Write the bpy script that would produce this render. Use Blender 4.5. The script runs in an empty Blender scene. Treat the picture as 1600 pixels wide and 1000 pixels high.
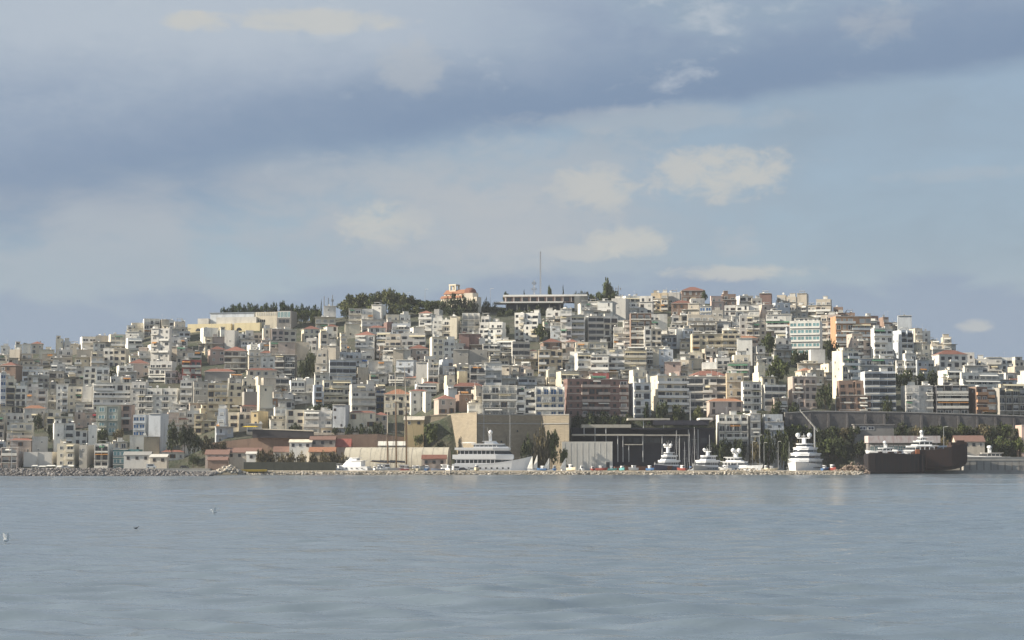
import bpy, bmesh, math, random
from mathutils import Vector, Matrix
R = math.radians
sc = bpy.context.scene
C = sc.collection

# ------------------------------------------------------------------ camera
F = 3000.0                       # focal length in photo pixels (photo 1600 wide)
CAMZ = 5.0
PITCH = math.atan(223.0 / F)
cam_d = bpy.data.cameras.new('camera')
cam_d.sensor_width = 36.0
cam_d.lens = 36.0 * F / 1600.0
cam_d.clip_start = 0.5
cam_d.clip_end = 20000
cam = bpy.data.objects.new('camera', cam_d)
cam.location = (0, 0, CAMZ)
cam.rotation_euler = (math.pi / 2 + PITCH, 0, 0)
C.objects.link(cam)
sc.camera = cam

# ------------------------------------------------------------------ sun, sky, exposure
SUN_AZ, SUN_EL = -99.0, 27.0
sun_d = bpy.data.lights.new('sun', 'SUN')
sun_d.energy = 4.3
sun_d.angle = R(0.5)
sun_d.color = (1.0, 0.90, 0.74)
sun = bpy.data.objects.new('sun', sun_d)
to_sun = Vector((math.sin(R(SUN_AZ)) * math.cos(R(SUN_EL)), math.cos(R(SUN_AZ)) * math.cos(R(SUN_EL)), math.sin(R(SUN_EL))))
sun.rotation_euler = to_sun.to_track_quat('Z', 'Y').to_euler()
sun.location = (-300, 400, 400)
C.objects.link(sun)
sc.view_settings.view_transform = 'Standard'
sc.view_settings.look = 'None'
sc.view_settings.exposure = 0.9
sc.view_settings.gamma = 1.0
sc.view_settings.use_curve_mapping = False
sc.render.engine = 'CYCLES'
sc.render.filter_size = 1.8
cy = sc.cycles
cy.max_bounces = 5; cy.diffuse_bounces = 2; cy.glossy_bounces = 3; cy.transmission_bounces = 2
cy.volume_bounces = 0; cy.transparent_max_bounces = 8
cy.caustics_reflective = False; cy.caustics_refractive = False
cy.sample_clamp_indirect = 4.0
cy.use_denoising = True
try:
    cy.denoiser = 'OPENIMAGEDENOISE'
except Exception:
    pass


class NT:
    """tiny helper for node trees"""
    def __init__(self, tree):
        self.t = tree
    def n(self, typ, **kw):
        nd = self.t.nodes.new(typ)
        for k, v in kw.items():
            setattr(nd, k, v)
        return nd
    def put(self, sock, v):
        if v is None:
            return
        if isinstance(v, bpy.types.NodeSocket):
            self.t.links.new(v, sock)
        else:
            sock.default_value = v
    def m(self, op, a, b=None, c=None, clamp=False):
        nd = self.n('ShaderNodeMath', operation=op, use_clamp=clamp)
        self.put(nd.inputs[0], a); self.put(nd.inputs[1], b); self.put(nd.inputs[2], c)
        return nd.outputs[0]
    def ss(self, v, lo, hi):
        nd = self.n('ShaderNodeMapRange', interpolation_type='SMOOTHSTEP')
        self.put(nd.inputs[0], v); self.put(nd.inputs[1], lo); self.put(nd.inputs[2], hi)
        return nd.outputs[0]
    def mix(self, f, a, b, blend='MIX'):
        nd = self.n('ShaderNodeMix', data_type='RGBA', blend_type=blend)
        self.put(nd.inputs[0], f); self.put(nd.inputs[6], a); self.put(nd.inputs[7], b)
        return nd.outputs[2]
    def noise(self, vec, scale, detail=4, rough=0.55, dist=0.0):
        nd = self.n('ShaderNodeTexNoise')
        self.put(nd.inputs['Vector'], vec)
        nd.inputs['Scale'].default_value = scale; nd.inputs['Detail'].default_value = detail
        nd.inputs['Roughness'].default_value = rough; nd.inputs['Distortion'].default_value = dist
        return nd.outputs[0]
    def xyz(self, x, y, z=0.0):
        nd = self.n('ShaderNodeCombineXYZ')
        self.put(nd.inputs[0], x); self.put(nd.inputs[1], y); self.put(nd.inputs[2], z)
        return nd.outputs[0]


def lin(r, g, b):
    f = lambda c: (c / 255 / 12.92) if c / 255 < 0.04045 else ((c / 255 + 0.055) / 1.055) ** 2.4
    return (f(r), f(g), f(b), 1.0)


def build_world():
    w = bpy.data.worlds.new('World'); sc.world = w; w.use_nodes = True
    t = NT(w.node_tree)
    bg = w.node_tree.nodes['Background']
    w.cycles.sampling_method = 'MANUAL'; w.cycles.sample_map_resolution = 256
    STR = 0.12
    bg.inputs[1].default_value = STR
    sky = t.n('ShaderNodeTexSky', sky_type='NISHITA', sun_disc=False)
    sky.sun_elevation = R(SUN_EL); sky.sun_rotation = R(SUN_AZ)
    sky.air_density = 1.0; sky.dust_density = 1.2; sky.ozone_density = 1.6
    tc = t.n('ShaderNodeTexCoord')
    sep = t.n('ShaderNodeSeparateXYZ'); t.put(sep.inputs[0], tc.outputs['Generated'])
    x, y, z = sep.outputs
    az = t.m('ARCTAN2', x, y)
    zc = t.m('MAXIMUM', z, 0.004)
    el = t.m('ARCSINE', zc)
    u = t.m('MULTIPLY_ADD', az, 3000.0, 800.0)         # azimuth and elevation counted in 1/3000 rad
    v = t.m('MULTIPLY_ADD', el, -3000.0, 723.0)
    p = t.xyz(t.m('MULTIPLY', az, 3.0), t.m('MULTIPLY', el, 7.0), 0.3)
    p2 = t.xyz(t.m('MULTIPLY', az, 5.0), t.m('MULTIPLY', el, 9.0), 4.1)
    big = t.noise(p, 1.6, 5, 0.5, 0.4)
    mid = t.noise(p, 5.0, 5, 0.55, 0.3)
    fine = t.noise(p2, 13.0, 6, 0.62, 0.4)
    nb = t.m('SUBTRACT', big, 0.5); nm = t.m('SUBTRACT', mid, 0.5); nf = t.m('SUBTRACT', fine, 0.5)
    SC = 1.0 / STR / 2 ** sc.view_settings.exposure      # cloud radiance as it shows
    def col(r, g, b, k=1.0):
        c = lin(r, g, b); return (c[0] * SC * k, c[1] * SC * k, c[2] * SC * k, 1)
    base = t.mix(t.ss(v, 760.0, 60.0), sky.outputs[0], sky.outputs[0])
    # thin veil over the clear sky
    veil = t.m('MULTIPLY_ADD', nm, 0.25, 0.84, clamp=True)
    cur = t.mix(veil, base, col(142, 158, 173))
    # soft wide light cloud in the middle belt
    belt = t.m('MULTIPLY', t.ss(t.m('ADD', v, t.m('MULTIPLY', nb, 260.0)), 215.0, 320.0), t.ss(t.m('ADD', v, t.m('MULTIPLY', nm, 200.0)), 560.0, 330.0))
    belt = t.m('MULTIPLY', belt, t.ss(t.m('ADD', u, t.m('MULTIPLY', nb, 500.0)), 1350.0, 850.0))
    cur = t.mix(t.m('MULTIPLY', belt, t.ss(t.m('MULTIPLY_ADD', nm, 1.0, 0.5), 0.30, 0.56)), cur, col(172, 181, 190))
    # pale horizon and low bluish banks all round the horizon
    cur = t.mix(t.m('MULTIPLY', t.ss(v, 330.0, 560.0), 0.8), cur, col(165, 177, 188))
    lb = t.m('ADD', v, t.m('ADD', t.m('MULTIPLY', nm, 110.0), t.m('MULTIPLY', nb, 230.0)))
    cur = t.mix(t.m('MULTIPLY', t.ss(lb, 450.0, 485.0), 0.65), cur, col(143, 159, 182))
    # the big grey bank: everything above a slanting lower edge
    e_r = t.m('MULTIPLY_ADD', t.m('SUBTRACT', u, 720.0), -0.105, 208.0)
    e_l = t.m('MULTIPLY_ADD', t.m('SUBTRACT', 720.0, u), 0.20, 205.0)
    edge = t.m('MINIMUM', t.m('MAXIMUM', e_r, e_l), 420.0)
    edge = t.m('MAXIMUM', edge, 60.0)
    soft = t.m('MULTIPLY_ADD', t.ss(u, 900.0, 350.0), 150.0, 34.0)
    amp = t.m('MULTIPLY_ADD', t.ss(u, 900.0, 300.0), 130.0, 55.0)
    dlt = t.m('SUBTRACT', edge, t.m('ADD', v, t.m('MULTIPLY', nm, amp)))
    bank = t.ss(t.m('DIVIDE', dlt, soft), -0.5, 0.5)
    top = t.ss(t.m('ADD', v, t.m('MULTIPLY', nb, 190.0)), 120.0, 10.0)      # broken, lighter top of the bank
    thick = t.m('MULTIPLY', bank, t.m('SUBTRACT', 1.0, t.m('MULTIPLY', top, t.ss(mid, 0.42, 0.70))))
    dens = t.m('MULTIPLY_ADD', nm, 0.5, t.m('MULTIPLY_ADD', nb, 0.5, 0.5), clamp=True)
    dens = t.m('ADD', dens, t.m('MULTIPLY', nf, 0.25))
    bcol = t.mix(t.ss(dens, 0.28, 0.72), col(138, 156, 180), col(168, 181, 196))
    bcol = t.mix(t.m('MULTIPLY', t.ss(dlt, 170.0, 25.0), 0.85), bcol, col(120, 142, 170))
    cur = t.mix(t.m('MULTIPLY', thick, 0.95), cur, bcol)
    lt = t.m('MULTIPLY', t.ss(t.m('ADD', v, t.m('MULTIPLY', nm, 170.0)), 165.0, 50.0), t.ss(t.m('ADD', u, t.m('MULTIPLY', nb, 500.0)), 1000.0, 520.0))
    cur = t.mix(t.m('MULTIPLY', lt, 0.72), cur, col(184, 194, 205))
    # lighter torn patches on the bank
    tear = t.m('MULTIPLY', bank, t.ss(t.m('ADD', t.m('MULTIPLY', nf, 0.35), mid), 0.56, 0.76))
    cur = t.mix(t.m('MULTIPLY', tear, 0.65), cur, col(188, 196, 205))
    # fair-weather puffs: ragged heads, flatter soft bases
    crag = t.m('ADD', t.m('MULTIPLY', nf, 3.4), t.m('MULTIPLY', nm, 2.2))
    def puff(cu, cv, a, b, k):
        du = t.m('MULTIPLY_ADD', u, 1.0 / a, -cu / a); dv = t.m('MULTIPLY_ADD', v, 1.0 / b, -cv / b)
        d = t.m('MULTIPLY_ADD', du, du, t.m('MULTIPLY', dv, dv))
        d = t.m('SUBTRACT', crag, d)
        return t.m('MULTIPLY', t.ss(d, -1.5, 0.0), k)
    warm = col(198, 198, 193); cool = col(179, 185, 191)
    for (cu, cv, a, b, k, c) in ((935, 294, 72, 36, 0.92, warm), (1115, 272, 112, 44, 0.92, warm), (600, 350, 72, 36, 0.85, warm), (760, 360, 200, 60, 0.55, cool), (880, 270, 330, 60, 0.4, cool), (650, 330, 40, 18, 0.5, cool),
                                 (985, 378, 70, 24, 0.75, warm), (915, 394, 60, 14, 0.6, warm), (785, 318, 80, 20, 0.6, cool), (820, 385, 110, 28, 0.5, cool),
                                 (1150, 428, 110, 13, 0.7, warm), (1150, 385, 40, 28, 0.45, cool), (1515, 516, 30, 10, 0.6, warm),
                                 (310, 47, 50, 15, 0.75, warm), (480, 40, 150, 17, 0.65, warm), (640, 108, 55, 45, 0.5, cool), (1375, 52, 60, 30, 0.4, cool),
                                 (1500, 285, 130, 13, 0.3, cool), (1000, 190, 230, 20, 0.35, cool)):
        cur = t.mix(puff(cu, cv, a, b, k), cur, c)
    # a gap of blue along the top of the view, upper left
    t.put(bg.inputs[0], cur)


build_world()

# ------------------------------------------------------------------ pixel <-> world
SP, CP = math.sin(PITCH), math.cos(PITCH)

def at(px, py, Y):
    """point at depth Y (metres from the camera along the ground) seen at photo position px, py"""
    a, b = (px - 800.0) / F, (500.0 - py) / F
    d = Vector((a, CP - b * SP, SP + b * CP))
    return Vector((0, 0, CAMZ)) + d * (Y / d.y)

def proj(p):
    q = Vector(p) - Vector((0, 0, CAMZ))
    dep = q.y * CP + q.z * SP
    up = -q.y * SP + q.z * CP
    return 800 + F * q.x / dep, 500 - F * up / dep

def interp(tab, x):
    if x <= tab[0][0]:
        return tab[0][1]
    for (a, b), (c, d) in zip(tab, tab[1:]):
        if x <= c:
            return b + (d - b) * (x - a) / (c - a)
    return tab[-1][1]

YR, YB = 1250.0, 936.0
SKYL = [(-200, 620), (-60, 572), (0, 558), (100, 550), (200, 533), (250, 520), (300, 509), (400, 504), (480, 501), (540, 494), (640, 484), (700, 477),
        (770, 480), (900, 480), (1000, 478), (1100, 472), (1200, 476), (1270, 486), (1330, 504), (1400, 516), (1460, 538), (1530, 562), (1600, 588), (1700, 622), (1900, 680)]
BASE = [(-200, 720), (200, 722), (300, 712), (345, 688), (480, 682), (640, 682), (690, 650), (900, 652), (1100, 655), (1180, 642), (1600, 646), (1700, 660), (1900, 700)]
H_T = [((px - 800) * YR / F, at(px, py, YR).z) for px, py in SKYL]
B_T = [((px - 800) * YB / F, at(px, py, YB).z) for px, py in BASE]

def zt(X, Y):
    h, b = interp(H_T, X), interp(B_T, X)
    b = min(b, h)
    if Y < 924:
        return 1.2
    if Y < YB:
        return 1.2 + (b - 1.2) * (Y - 924) / (YB - 924)
    if Y <= YR:
        return b + (h - b) * (Y - YB) / (YR - YB)
    return max(0.5, h - 0.30 * (Y - YR) - 0.0004 * (Y - YR) ** 2)

def ground_at(px, py, lo=YB, hi=YR + 4):
    """depth at which the hillside is seen at photo position px, py"""
    def f(Y):
        p = at(px, py, Y); return p.z - zt(p.x, Y)
    if f(lo) <= 0:
        return lo
    if f(hi) >= 0:
        return hi
    for _ in range(40):
        m = (lo + hi) / 2
        if f(m) > 0: lo = m
        else: hi = m
    return lo

# ------------------------------------------------------------------ mesh helper
class MB:
    def __init__(self):
        self.v, self.f, self.mi = [], [], []
    def quad(self, pts, m=0):
        n = len(self.v); self.v += [tuple(p) for p in pts]; self.f.append(tuple(range(n, n + len(pts)))); self.mi.append(m)
    def box(self, x0, x1, y0, y1, z0, z1, m=0):
        n = len(self.v)
        self.v += [(x0, y0, z0), (x1, y0, z0), (x1, y1, z0), (x0, y1, z0), (x0, y0, z1), (x1, y0, z1), (x1, y1, z1), (x0, y1, z1)]
        for f in ((0, 3, 2, 1), (4, 5, 6, 7), (0, 1, 5, 4), (1, 2, 6, 5), (2, 3, 7, 6), (3, 0, 4, 7)):
            self.f.append(tuple(n + i for i in f)); self.mi.append(m)
    def prism(self, plan, z0, z1, m=0, mt=None):
        """plan: counter-clockwise xy outline"""
        n, k = len(self.v), len(plan)
        z0f = z0 if callable(z0) else (lambda x, y: z0)
        z1f = z1 if callable(z1) else (lambda x, y: z1)
        self.v += [(x, y, z0f(x, y)) for x, y in plan] + [(x, y, z1f(x, y)) for x, y in plan]
        self.f.append(tuple(n + i for i in reversed(range(k)))); self.mi.append(m)
        self.f.append(tuple(n + k + i for i in range(k))); self.mi.append(m if mt is None else mt)
        for i in range(k):
            j = (i + 1) % k
            self.f.append((n + i, n + j, n + k + j, n + k + i)); self.mi.append(m)
    def loft(self, rings, m=0, close=True, caps=True):
        n, k = len(self.v), len(rings[0])
        for r in rings:
            self.v += [tuple(p) for p in r]
        for a in range(len(rings) - 1):
            for i in range(k if close else k - 1):
                j = (i + 1) % k
                self.f.append((n + a * k + i, n + a * k + j, n + (a + 1) * k + j, n + (a + 1) * k + i)); self.mi.append(m)
        if caps:
            self.f.append(tuple(n + i for i in reversed(range(k)))); self.mi.append(m)
            self.f.append(tuple(n + (len(rings) - 1) * k + i for i in range(k))); self.mi.append(m)
    def tube(self, a, b, r0, r1=None, s=6, m=0):
        a, b = Vector(a), Vector(b); r1 = r0 if r1 is None else r1
        d = (b - a).normalized(); u = d.orthogonal().normalized(); w = d.cross(u)
        ring = lambda c, r: [c + (u * math.cos(2 * math.pi * i / s) + w * math.sin(2 * math.pi * i / s)) * r for i in range(s)]
        self.loft([ring(a, r0), ring(b, r1)], m)
    def ball(self, c, r, m=0, nu=8, nv=5, zs=1.0):
        rings = []
        for i in range(nv + 1):
            ph = -math.pi / 2 + math.pi * i / nv
            rr = max(0.02 * r, r * math.cos(ph))
            rings.append([(c[0] + rr * math.cos(2 * math.pi * k / nu), c[1] + rr * math.sin(2 * math.pi * k / nu), c[2] + r * zs * math.sin(ph)) for k in range(nu)])
        self.loft(rings, m)
    def mesh(self, name, mats, smooth=False):
        me = bpy.data.meshes.new(name)
        me.from_pydata(self.v, [], self.f)
        for m in mats if isinstance(mats, (list, tuple)) else [mats]:
            me.materials.append(m)
        me.polygons.foreach_set('material_index', self.mi)
        if smooth:
            me.polygons.foreach_set('use_smooth', [True] * len(me.polygons))
        me.update()
        return me
    def build(self, name, mats, parent=None, loc=None, smooth=False, rz=0.0):
        return inst(self.mesh(name, mats, smooth), name, parent, loc, rz=rz)

def inst(me, name, parent=None, loc=None, scale=None, rz=0.0):
    o = bpy.data.objects.new(name, me)
    if parent is not None: o.parent = parent
    if loc is not None: o.location = loc
    if scale is not None: o.scale = scale
    if rz: o.rotation_euler = (0, 0, rz)
    C.objects.link(o)
    return o

def tag(o, label=None, cat=None, group=None, kind=None):
    if label: o['label'] = label
    if cat: o['category'] = cat
    if group: o['group'] = group
    if kind: o['kind'] = kind
    return o

def thing(name, label, cat, loc, rz=0.0, group=None):
    o = bpy.data.objects.new(name, None)
    o.location = loc; o.rotation_euler = (0, 0, rz); o.empty_display_size = 0.5
    C.objects.link(o)
    return tag(o, label, cat, group)

# ------------------------------------------------------------------ materials
MAT = {}

def mat(name, c, rough=0.8, stain=0.25, vary=0.10, scale=0.5, metal=0.0, streak=True, c2=None, bump=0.0, spec=0.3):
    if name in MAT: return MAT[name]
    m = bpy.data.materials.new(name); m.use_nodes = True
    t = NT(m.node_tree); b = m.node_tree.nodes['Principled BSDF']
    geo = t.n('ShaderNodeNewGeometry'); oi = t.n('ShaderNodeObjectInfo')
    mp = t.n('ShaderNodeMapping'); t.put(mp.inputs[0], geo.outputs['Position'])
    mp.inputs['Scale'].default_value = (1, 1, 0.25 if streak else 1)
    n1 = t.noise(mp.outputs[0], scale, 4, 0.6)
    n2 = t.noise(geo.outputs['Position'], scale * 4, 3, 0.6)
    dark = tuple(v * 0.62 for v in c) if c2 is None else c2
    f = t.m('MULTIPLY', t.ss(t.m('MULTIPLY_ADD', n2, 0.35, n1), 0.60, 0.95), stain * 2, clamp=True)
    colr = t.mix(f, (*c, 1), (*dark, 1))
    hs = t.n('ShaderNodeHueSaturation'); t.put(hs.inputs['Color'], colr)
    t.put(hs.inputs['Value'], t.m('MULTIPLY_ADD', oi.outputs['Random'], 2 * vary, 1 - vary))
    t.put(b.inputs['Base Color'], hs.outputs[0])
    b.inputs['Roughness'].default_value = rough; b.inputs['Metallic'].default_value = metal
    b.inputs['Specular IOR Level'].default_value = spec
    if bump:
        bp = t.n('ShaderNodeBump'); bp.inputs['Strength'].default_value = bump; bp.inputs['Distance'].default_value = 0.3
        t.put(bp.inputs['Height'], n2); t.put(b.inputs['Normal'], bp.outputs[0])
    MAT[name] = m
    return m

WALLS = {  # key: (colour, word)
    'wh': ((.80, .78, .72), 'white'), 'cr': ((.76, .69, .55), 'cream'), 'be': ((.58, .52, .43), 'beige'), 'gr': ((.62, .60, .56), 'light grey'),
    'dg': ((.26, .25, .24), 'dark grey'), 'ye': ((.64, .56, .41), 'pale yellow'), 'tn': ((.55, .46, .33), 'tan'), 'pk': ((.57, .43, .37), 'pink'),
    'rd': ((.36, .11, .10), 'red'), 'br': ((.27, .19, .15), 'brown'), 'rb': ((.27, .175, .155), 'red-brown'), 'bl': ((.55, .58, .61), 'pale blue'),
    'gn': ((.46, .50, .43), 'pale green'), 'tq': ((.12, .25, .26), 'teal'), 'or': ((.46, .27, .16), 'orange'), 'oc': ((.45, .36, .21), 'ochre'),
    'cc': ((.40, .38, .34), 'bare concrete'), 'nb': ((.12, .20, .34), 'blue'), 'pb': ((.49, .41, .36), 'pinkish beige'), 'dk': ((.09, .09, .10), 'dark steel'),
}
def wallmat(k): return mat('wall_' + WALLS[k][1].replace(' ', '_'), WALLS[k][0], 0.85, 0.42, 0.16, 0.35)
M_white = mat('white_paint', (.82, .80, .75), 0.6, 0.12, 0.05)
M_slab = mat('slab_plaster', (.70, .67, .60), 0.7, 0.25, 0.08)
M_roofdeck = mat('roof_deck', (.34, .33, .31), 0.9, 0.3, 0.15)
M_tile = mat('roof_tiles', (.25, .12, .09), 0.85, 0.45, 0.18, 1.2, streak=False, c2=(.20, .07, .05))
M_tile_o = mat('roof_tiles_orange', (.36, .18, .11), 0.85, 0.45, 0.12, 1.2, streak=False)
M_pane = mat('window_glass', (.050, .055, .062), 0.18, 0.3, 0.5, spec=0.5)
M_shut = mat('roller_shutter', (.44, .44, .42), 0.6, 0.2, 0.25)
M_shut_b = mat('brown_shutter', (.14, .085, .05), 0.7, 0.2, 0.3)
M_dark = mat('dark_metal', (.05, .05, .055), 0.5, 0.2, 0.2)
M_steel = mat('galvanised_steel', (.42, .43, .44), 0.45, 0.2, 0.15, metal=0.4)
M_panel = mat('solar_panel', (.02, .025, .05), 0.2, 0.1, 0.2, spec=0.5)
AWN = {'white': mat('awning_white', (.74, .72, .66), 0.8, 0.15, 0.1), 'green': mat('awning_green', (.10, .22, .14), 0.8, 0.2, 0.1),
       'red': mat('awning_red', (.42, .05, .06), 0.8, 0.2, 0.1), 'blue': mat('awning_blue', (.08, .18, .42), 0.8, 0.2, 0.1),
       'cream': mat('awning_cream', (.62, .55, .38), 0.8, 0.2, 0.1), 'orange': mat('awning_orange', (.50, .24, .08), 0.8, 0.2, 0.1)}
M_stone = mat('fort_stone', (.40, .34, .25), 0.95, 0.5, 0.05, 0.25, c2=(.22, .19, .15), bump=0.5)
M_rock = mat('boulder_rock', (.25, .235, .225), 0.95, 0.5, 0.30, 0.8, streak=False, c2=(.15, .14, .14), bump=0.3)
M_rock_l = mat('pale_boulder_rock', (.50, .45, .38), 0.95, 0.4, 0.30, 0.8, streak=False, c2=(.26, .23, .20), bump=0.3)
M_tile_f = mat('faded_roof_tiles', (.22, .135, .11), 0.9, 0.5, 0.15, 1.0, streak=False, c2=(.17, .11, .09))
M_conc = mat('concrete', (.33, .32, .30), 0.9, 0.4, 0.08, 0.3)
M_rust = mat('rusty_steel', (.042, .024, .020), 0.8, 0.5, 0.1, 0.6, c2=(.03, .025, .028))
M_hullblk = mat('black_hull', (.016, .014, .017), 0.75, 0.4, 0.1, 0.6, c2=(.032, .02, .017))
M_gel = mat('yacht_gelcoat', (.80, .81, .82), 0.3, 0.06, 0.03, spec=0.5)
M_navy = mat('navy_hull', (.03, .04, .09), 0.3, 0.1, 0.1, spec=0.5)
M_teak = mat('teak', (.30, .18, .09), 0.7, 0.3, 0.1)
M_wood = mat('mast_wood', (.20, .12, .06), 0.6, 0.3, 0.1)
M_canvas = mat('white_canvas', (.75, .74, .70), 0.85, 0.15, 0.05)

# ================================================================== THE SETTING
def ground_mat():
    m = bpy.data.materials.new('hill_ground'); m.use_nodes = True
    t = NT(m.node_tree); b = m.node_tree.nodes['Principled BSDF']
    geo = t.n('ShaderNodeNewGeometry')
    n1 = t.noise(geo.outputs['Position'], 0.12, 5, 0.6); n2 = t.noise(geo.outputs['Position'], 0.9, 4, 0.6)
    c = t.mix(t.ss(n1, 0.4, 0.6), (.08, .078, .055, 1), (.045, .058, .032, 1))
    c = t.mix(t.m('MULTIPLY', t.ss(n2, 0.5, 0.75), 0.6), c, (.17, .15, .12, 1))
    t.put(b.inputs['Base Color'], c); b.inputs['Roughness'].default_value = 0.95
    bp = t.n('ShaderNodeBump'); bp.inputs['Distance'].default_value = 0.8; t.put(bp.inputs['Height'], n2); t.put(b.inputs['Normal'], bp.outputs[0])
    return m

def build_hill():
    mb = MB()
    xs = [-560 + 10 * i for i in range(113)]
    ys = [905, 923.8, 924, 927, 930, 933, YB] + [YB + 12 + 13 * i for i in range(24)] + [YR, 1265, 1290, 1330, 1400, 1500, 1650]
    ys = sorted(set(ys)); rnd = random.Random(4)
    for Yv in ys:
        for X in xs:
            j = rnd.uniform(-.6, .6) if Yv > YB + 5 else (rnd.uniform(-1.4, 1.4) if Yv > 925 else 0)
            mb.v.append((X, Yv, zt(X, Yv) + (j if Yv > 924.5 else 0) - 0.4))
    nx = len(xs)
    for a in range(len(ys) - 1):
        for i in range(nx - 1):
            mb.f.append((a * nx + i, a * nx + i + 1, (a + 1) * nx + i + 1, (a + 1) * nx + i)); mb.mi.append(0)
    tag(mb.build('hill_terrain', ground_mat()), kind='structure')
build_hill()

def water_mat():
    m = bpy.data.materials.new('sea_surface'); m.use_nodes = True
    t = NT(m.node_tree); b = m.node_tree.nodes['Principled BSDF']
    b.inputs['Base Color'].default_value = (.14, .178, .212, 1)
    b.inputs['Roughness'].default_value = 0.12; b.inputs['IOR'].default_value = 1.33
    geo = t.n('ShaderNodeNewGeometry')
    def layer(sx, sy, scale, detail, rough):
        mp = t.n('ShaderNodeMapping'); t.put(mp.inputs[0], geo.outputs['Position']); mp.inputs['Scale'].default_value = (sx, sy, 1)
        mp.inputs['Rotation'].default_value = (0, 0, R(8))
        return t.noise(mp.outputs[0], scale, detail, rough, 0.3)
    big = layer(.45, 1.0, 0.16, 2, 0.5)
    mid = layer(.40, 1.0, 0.9, 4, 0.6)
    wind = layer(.25, 1.0, 0.012, 3, 0.5)
    h = t.m('ADD', t.m('MULTIPLY', big, 0.9), t.m('MULTIPLY', mid, t.m('MULTIPLY_ADD', wind, 0.45, 0.05)))
    bp = t.n('ShaderNodeBump'); bp.inputs['Strength'].default_value = 1.0; bp.inputs['Distance'].default_value = 0.3
    t.put(bp.inputs['Height'], h); t.put(b.inputs['Normal'], bp.outputs[0])
    t.put(b.inputs['Roughness'], t.m('MULTIPLY_ADD', wind, 0.14, 0.10))
    return m

def build_sea():
    # a real wavy surface near the camera, calmer cells far out
    rnd = random.Random(7)
    waves = []
    for k in range(46):
        lam = rnd.choice((1.3, 1.6, 2.0, 2.5, 3.1, 4.0, 5.5)) * rnd.uniform(.85, 1.18)
        ang = R(90 + rnd.gauss(0, 24))
        waves.append((2 * math.pi / lam * math.cos(ang), 2 * math.pi / lam * math.sin(ang), rnd.uniform(0, 6.28), 0.0038 * lam))
    for k in range(12):
        lam = rnd.uniform(8, 34); ang = R(90 + rnd.gauss(0, 35))
        waves.append((2 * math.pi / lam * math.cos(ang), 2 * math.pi / lam * math.sin(ang), rnd.uniform(0, 6.28), 0.0014 * lam))
    import numpy as np
    ys = [12.0]
    while ys[-1] < 928:
        ys.append(ys[-1] + max(0.25, ys[-1] * 0.0032))
    ys = np.array(ys)
    nx = 520
    q = np.linspace(-1, 1, nx)
    us = np.sign(q) * (np.abs(q) * .82 + .18 * np.abs(q) ** 6)
    near = np.abs(q) ** 8
    X = us[None, :] * (ys[:, None] * 0.36 + 8) + np.sign(q)[None, :] * near[None, :] * 150.0
    X = np.concatenate([np.full((len(ys), 1), -1400.0), X, np.full((len(ys), 1), 1400.0)], 1); nx += 2
    Y = np.repeat(ys[:, None], nx, 1)
    Z = np.zeros_like(X)
    step = np.maximum(0.25, Y * 0.0032)
    for kx, ky, ph, a in waves:
        lam = 2 * math.pi / math.hypot(kx, ky)
        fade = np.clip((lam / step - 2.5) / 2.0, 0, 1)
        Z += a * np.sin(kx * X + ky * Y + ph) * fade
    gust = 1 + .45 * np.sin(X * .021 + Y * .013 + 1.0) * np.sin(Y * .031 - X * .008) + .25 * np.sin(X * .09 + 2) * np.sin(Y * .11)
    Z *= gust
    Z[:, 0] = 0; Z[:, -1] = 0
    Z *= np.clip((Y - 12) / 20, 0, 1)
    X = np.concatenate([X[:1], X]); Y = np.concatenate([np.full((1, nx), -200.0), Y]); Z = np.concatenate([np.zeros((1, nx)), Z]); ys = np.concatenate([[-200.0], ys])
    v = np.stack([X, Y, Z], -1).reshape(-1, 3)
    ny = len(ys)
    idx = np.arange(ny * nx).reshape(ny, nx)
    f = np.stack([idx[:-1, :-1], idx[:-1, 1:], idx[1:, 1:], idx[1:, :-1]], -1).reshape(-1, 4)
    me = bpy.data.meshes.new('sea_water')
    me.vertices.add(len(v)); me.vertices.foreach_set('co', v.ravel())
    me.loops.add(f.size); me.loops.foreach_set('vertex_index', f.ravel().astype('i4'))
    me.polygons.add(len(f)); me.polygons.foreach_set('loop_start', np.arange(0, f.size, 4, dtype='i4'))
    me.polygons.foreach_set('use_smooth', np.ones(len(f), bool))
    me.update(calc_edges=True)
    M = water_mat(); me.materials.append(M)
    o = inst(me, 'sea_water'); tag(o, kind='structure')
build_sea()

def px_x(px, Y): return (px - 800) * Y / F

# ---- quays
def build_quays():
    mb = MB()   # boatyard floor behind the low rock ledge
    mb.box(px_x(285, 880), px_x(1352, 880), 879, 925, -2, 1.35)
    tag(mb.build('boatyard_quay', M_conc), kind='structure')
    mb = MB(); mb.box(px_x(320, 800), px_x(1345, 800), 798.5, 879, -2, 1.45)
    tag(mb.build('low_rock_ledge', mat('sandy_ledge', (.42, .36, .27), 0.95, 0.4, 0.05)), kind='structure')
    mb = MB(); mb.box(-480, px_x(330, 905), 903, 924, -2, 2.3)
    tag(mb.build('promenade', M_conc), kind='structure')
    mb = MB(); mb.box(px_x(1352, 880), 560, 879.1, 925, -2, 1.2)
    tag(mb.build('dock_floor', M_conc), kind='structure')
build_quays()

# ---- boulders
def rock_meshes(m, n=6, seed=3):
    out = []
    rnd = random.Random(seed)
    for k in range(n):
        bm = bmesh.new(); bmesh.ops.create_icosphere(bm, subdivisions=1, radius=0.5)
        sx, sy, sz = rnd.uniform(.8, 1.25), rnd.uniform(.7, 1.1), rnd.uniform(.55, .85)
        for v in bm.verts:
            r = rnd.uniform(.78, 1.15); v.co = Vector((v.co.x * sx * r, v.co.y * sy * r, v.co.z * sz * r))
        me = bpy.data.meshes.new('stone'); bm.to_mesh(me); bm.free(); me.materials.append(m); out.append(me)
    return out

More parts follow.
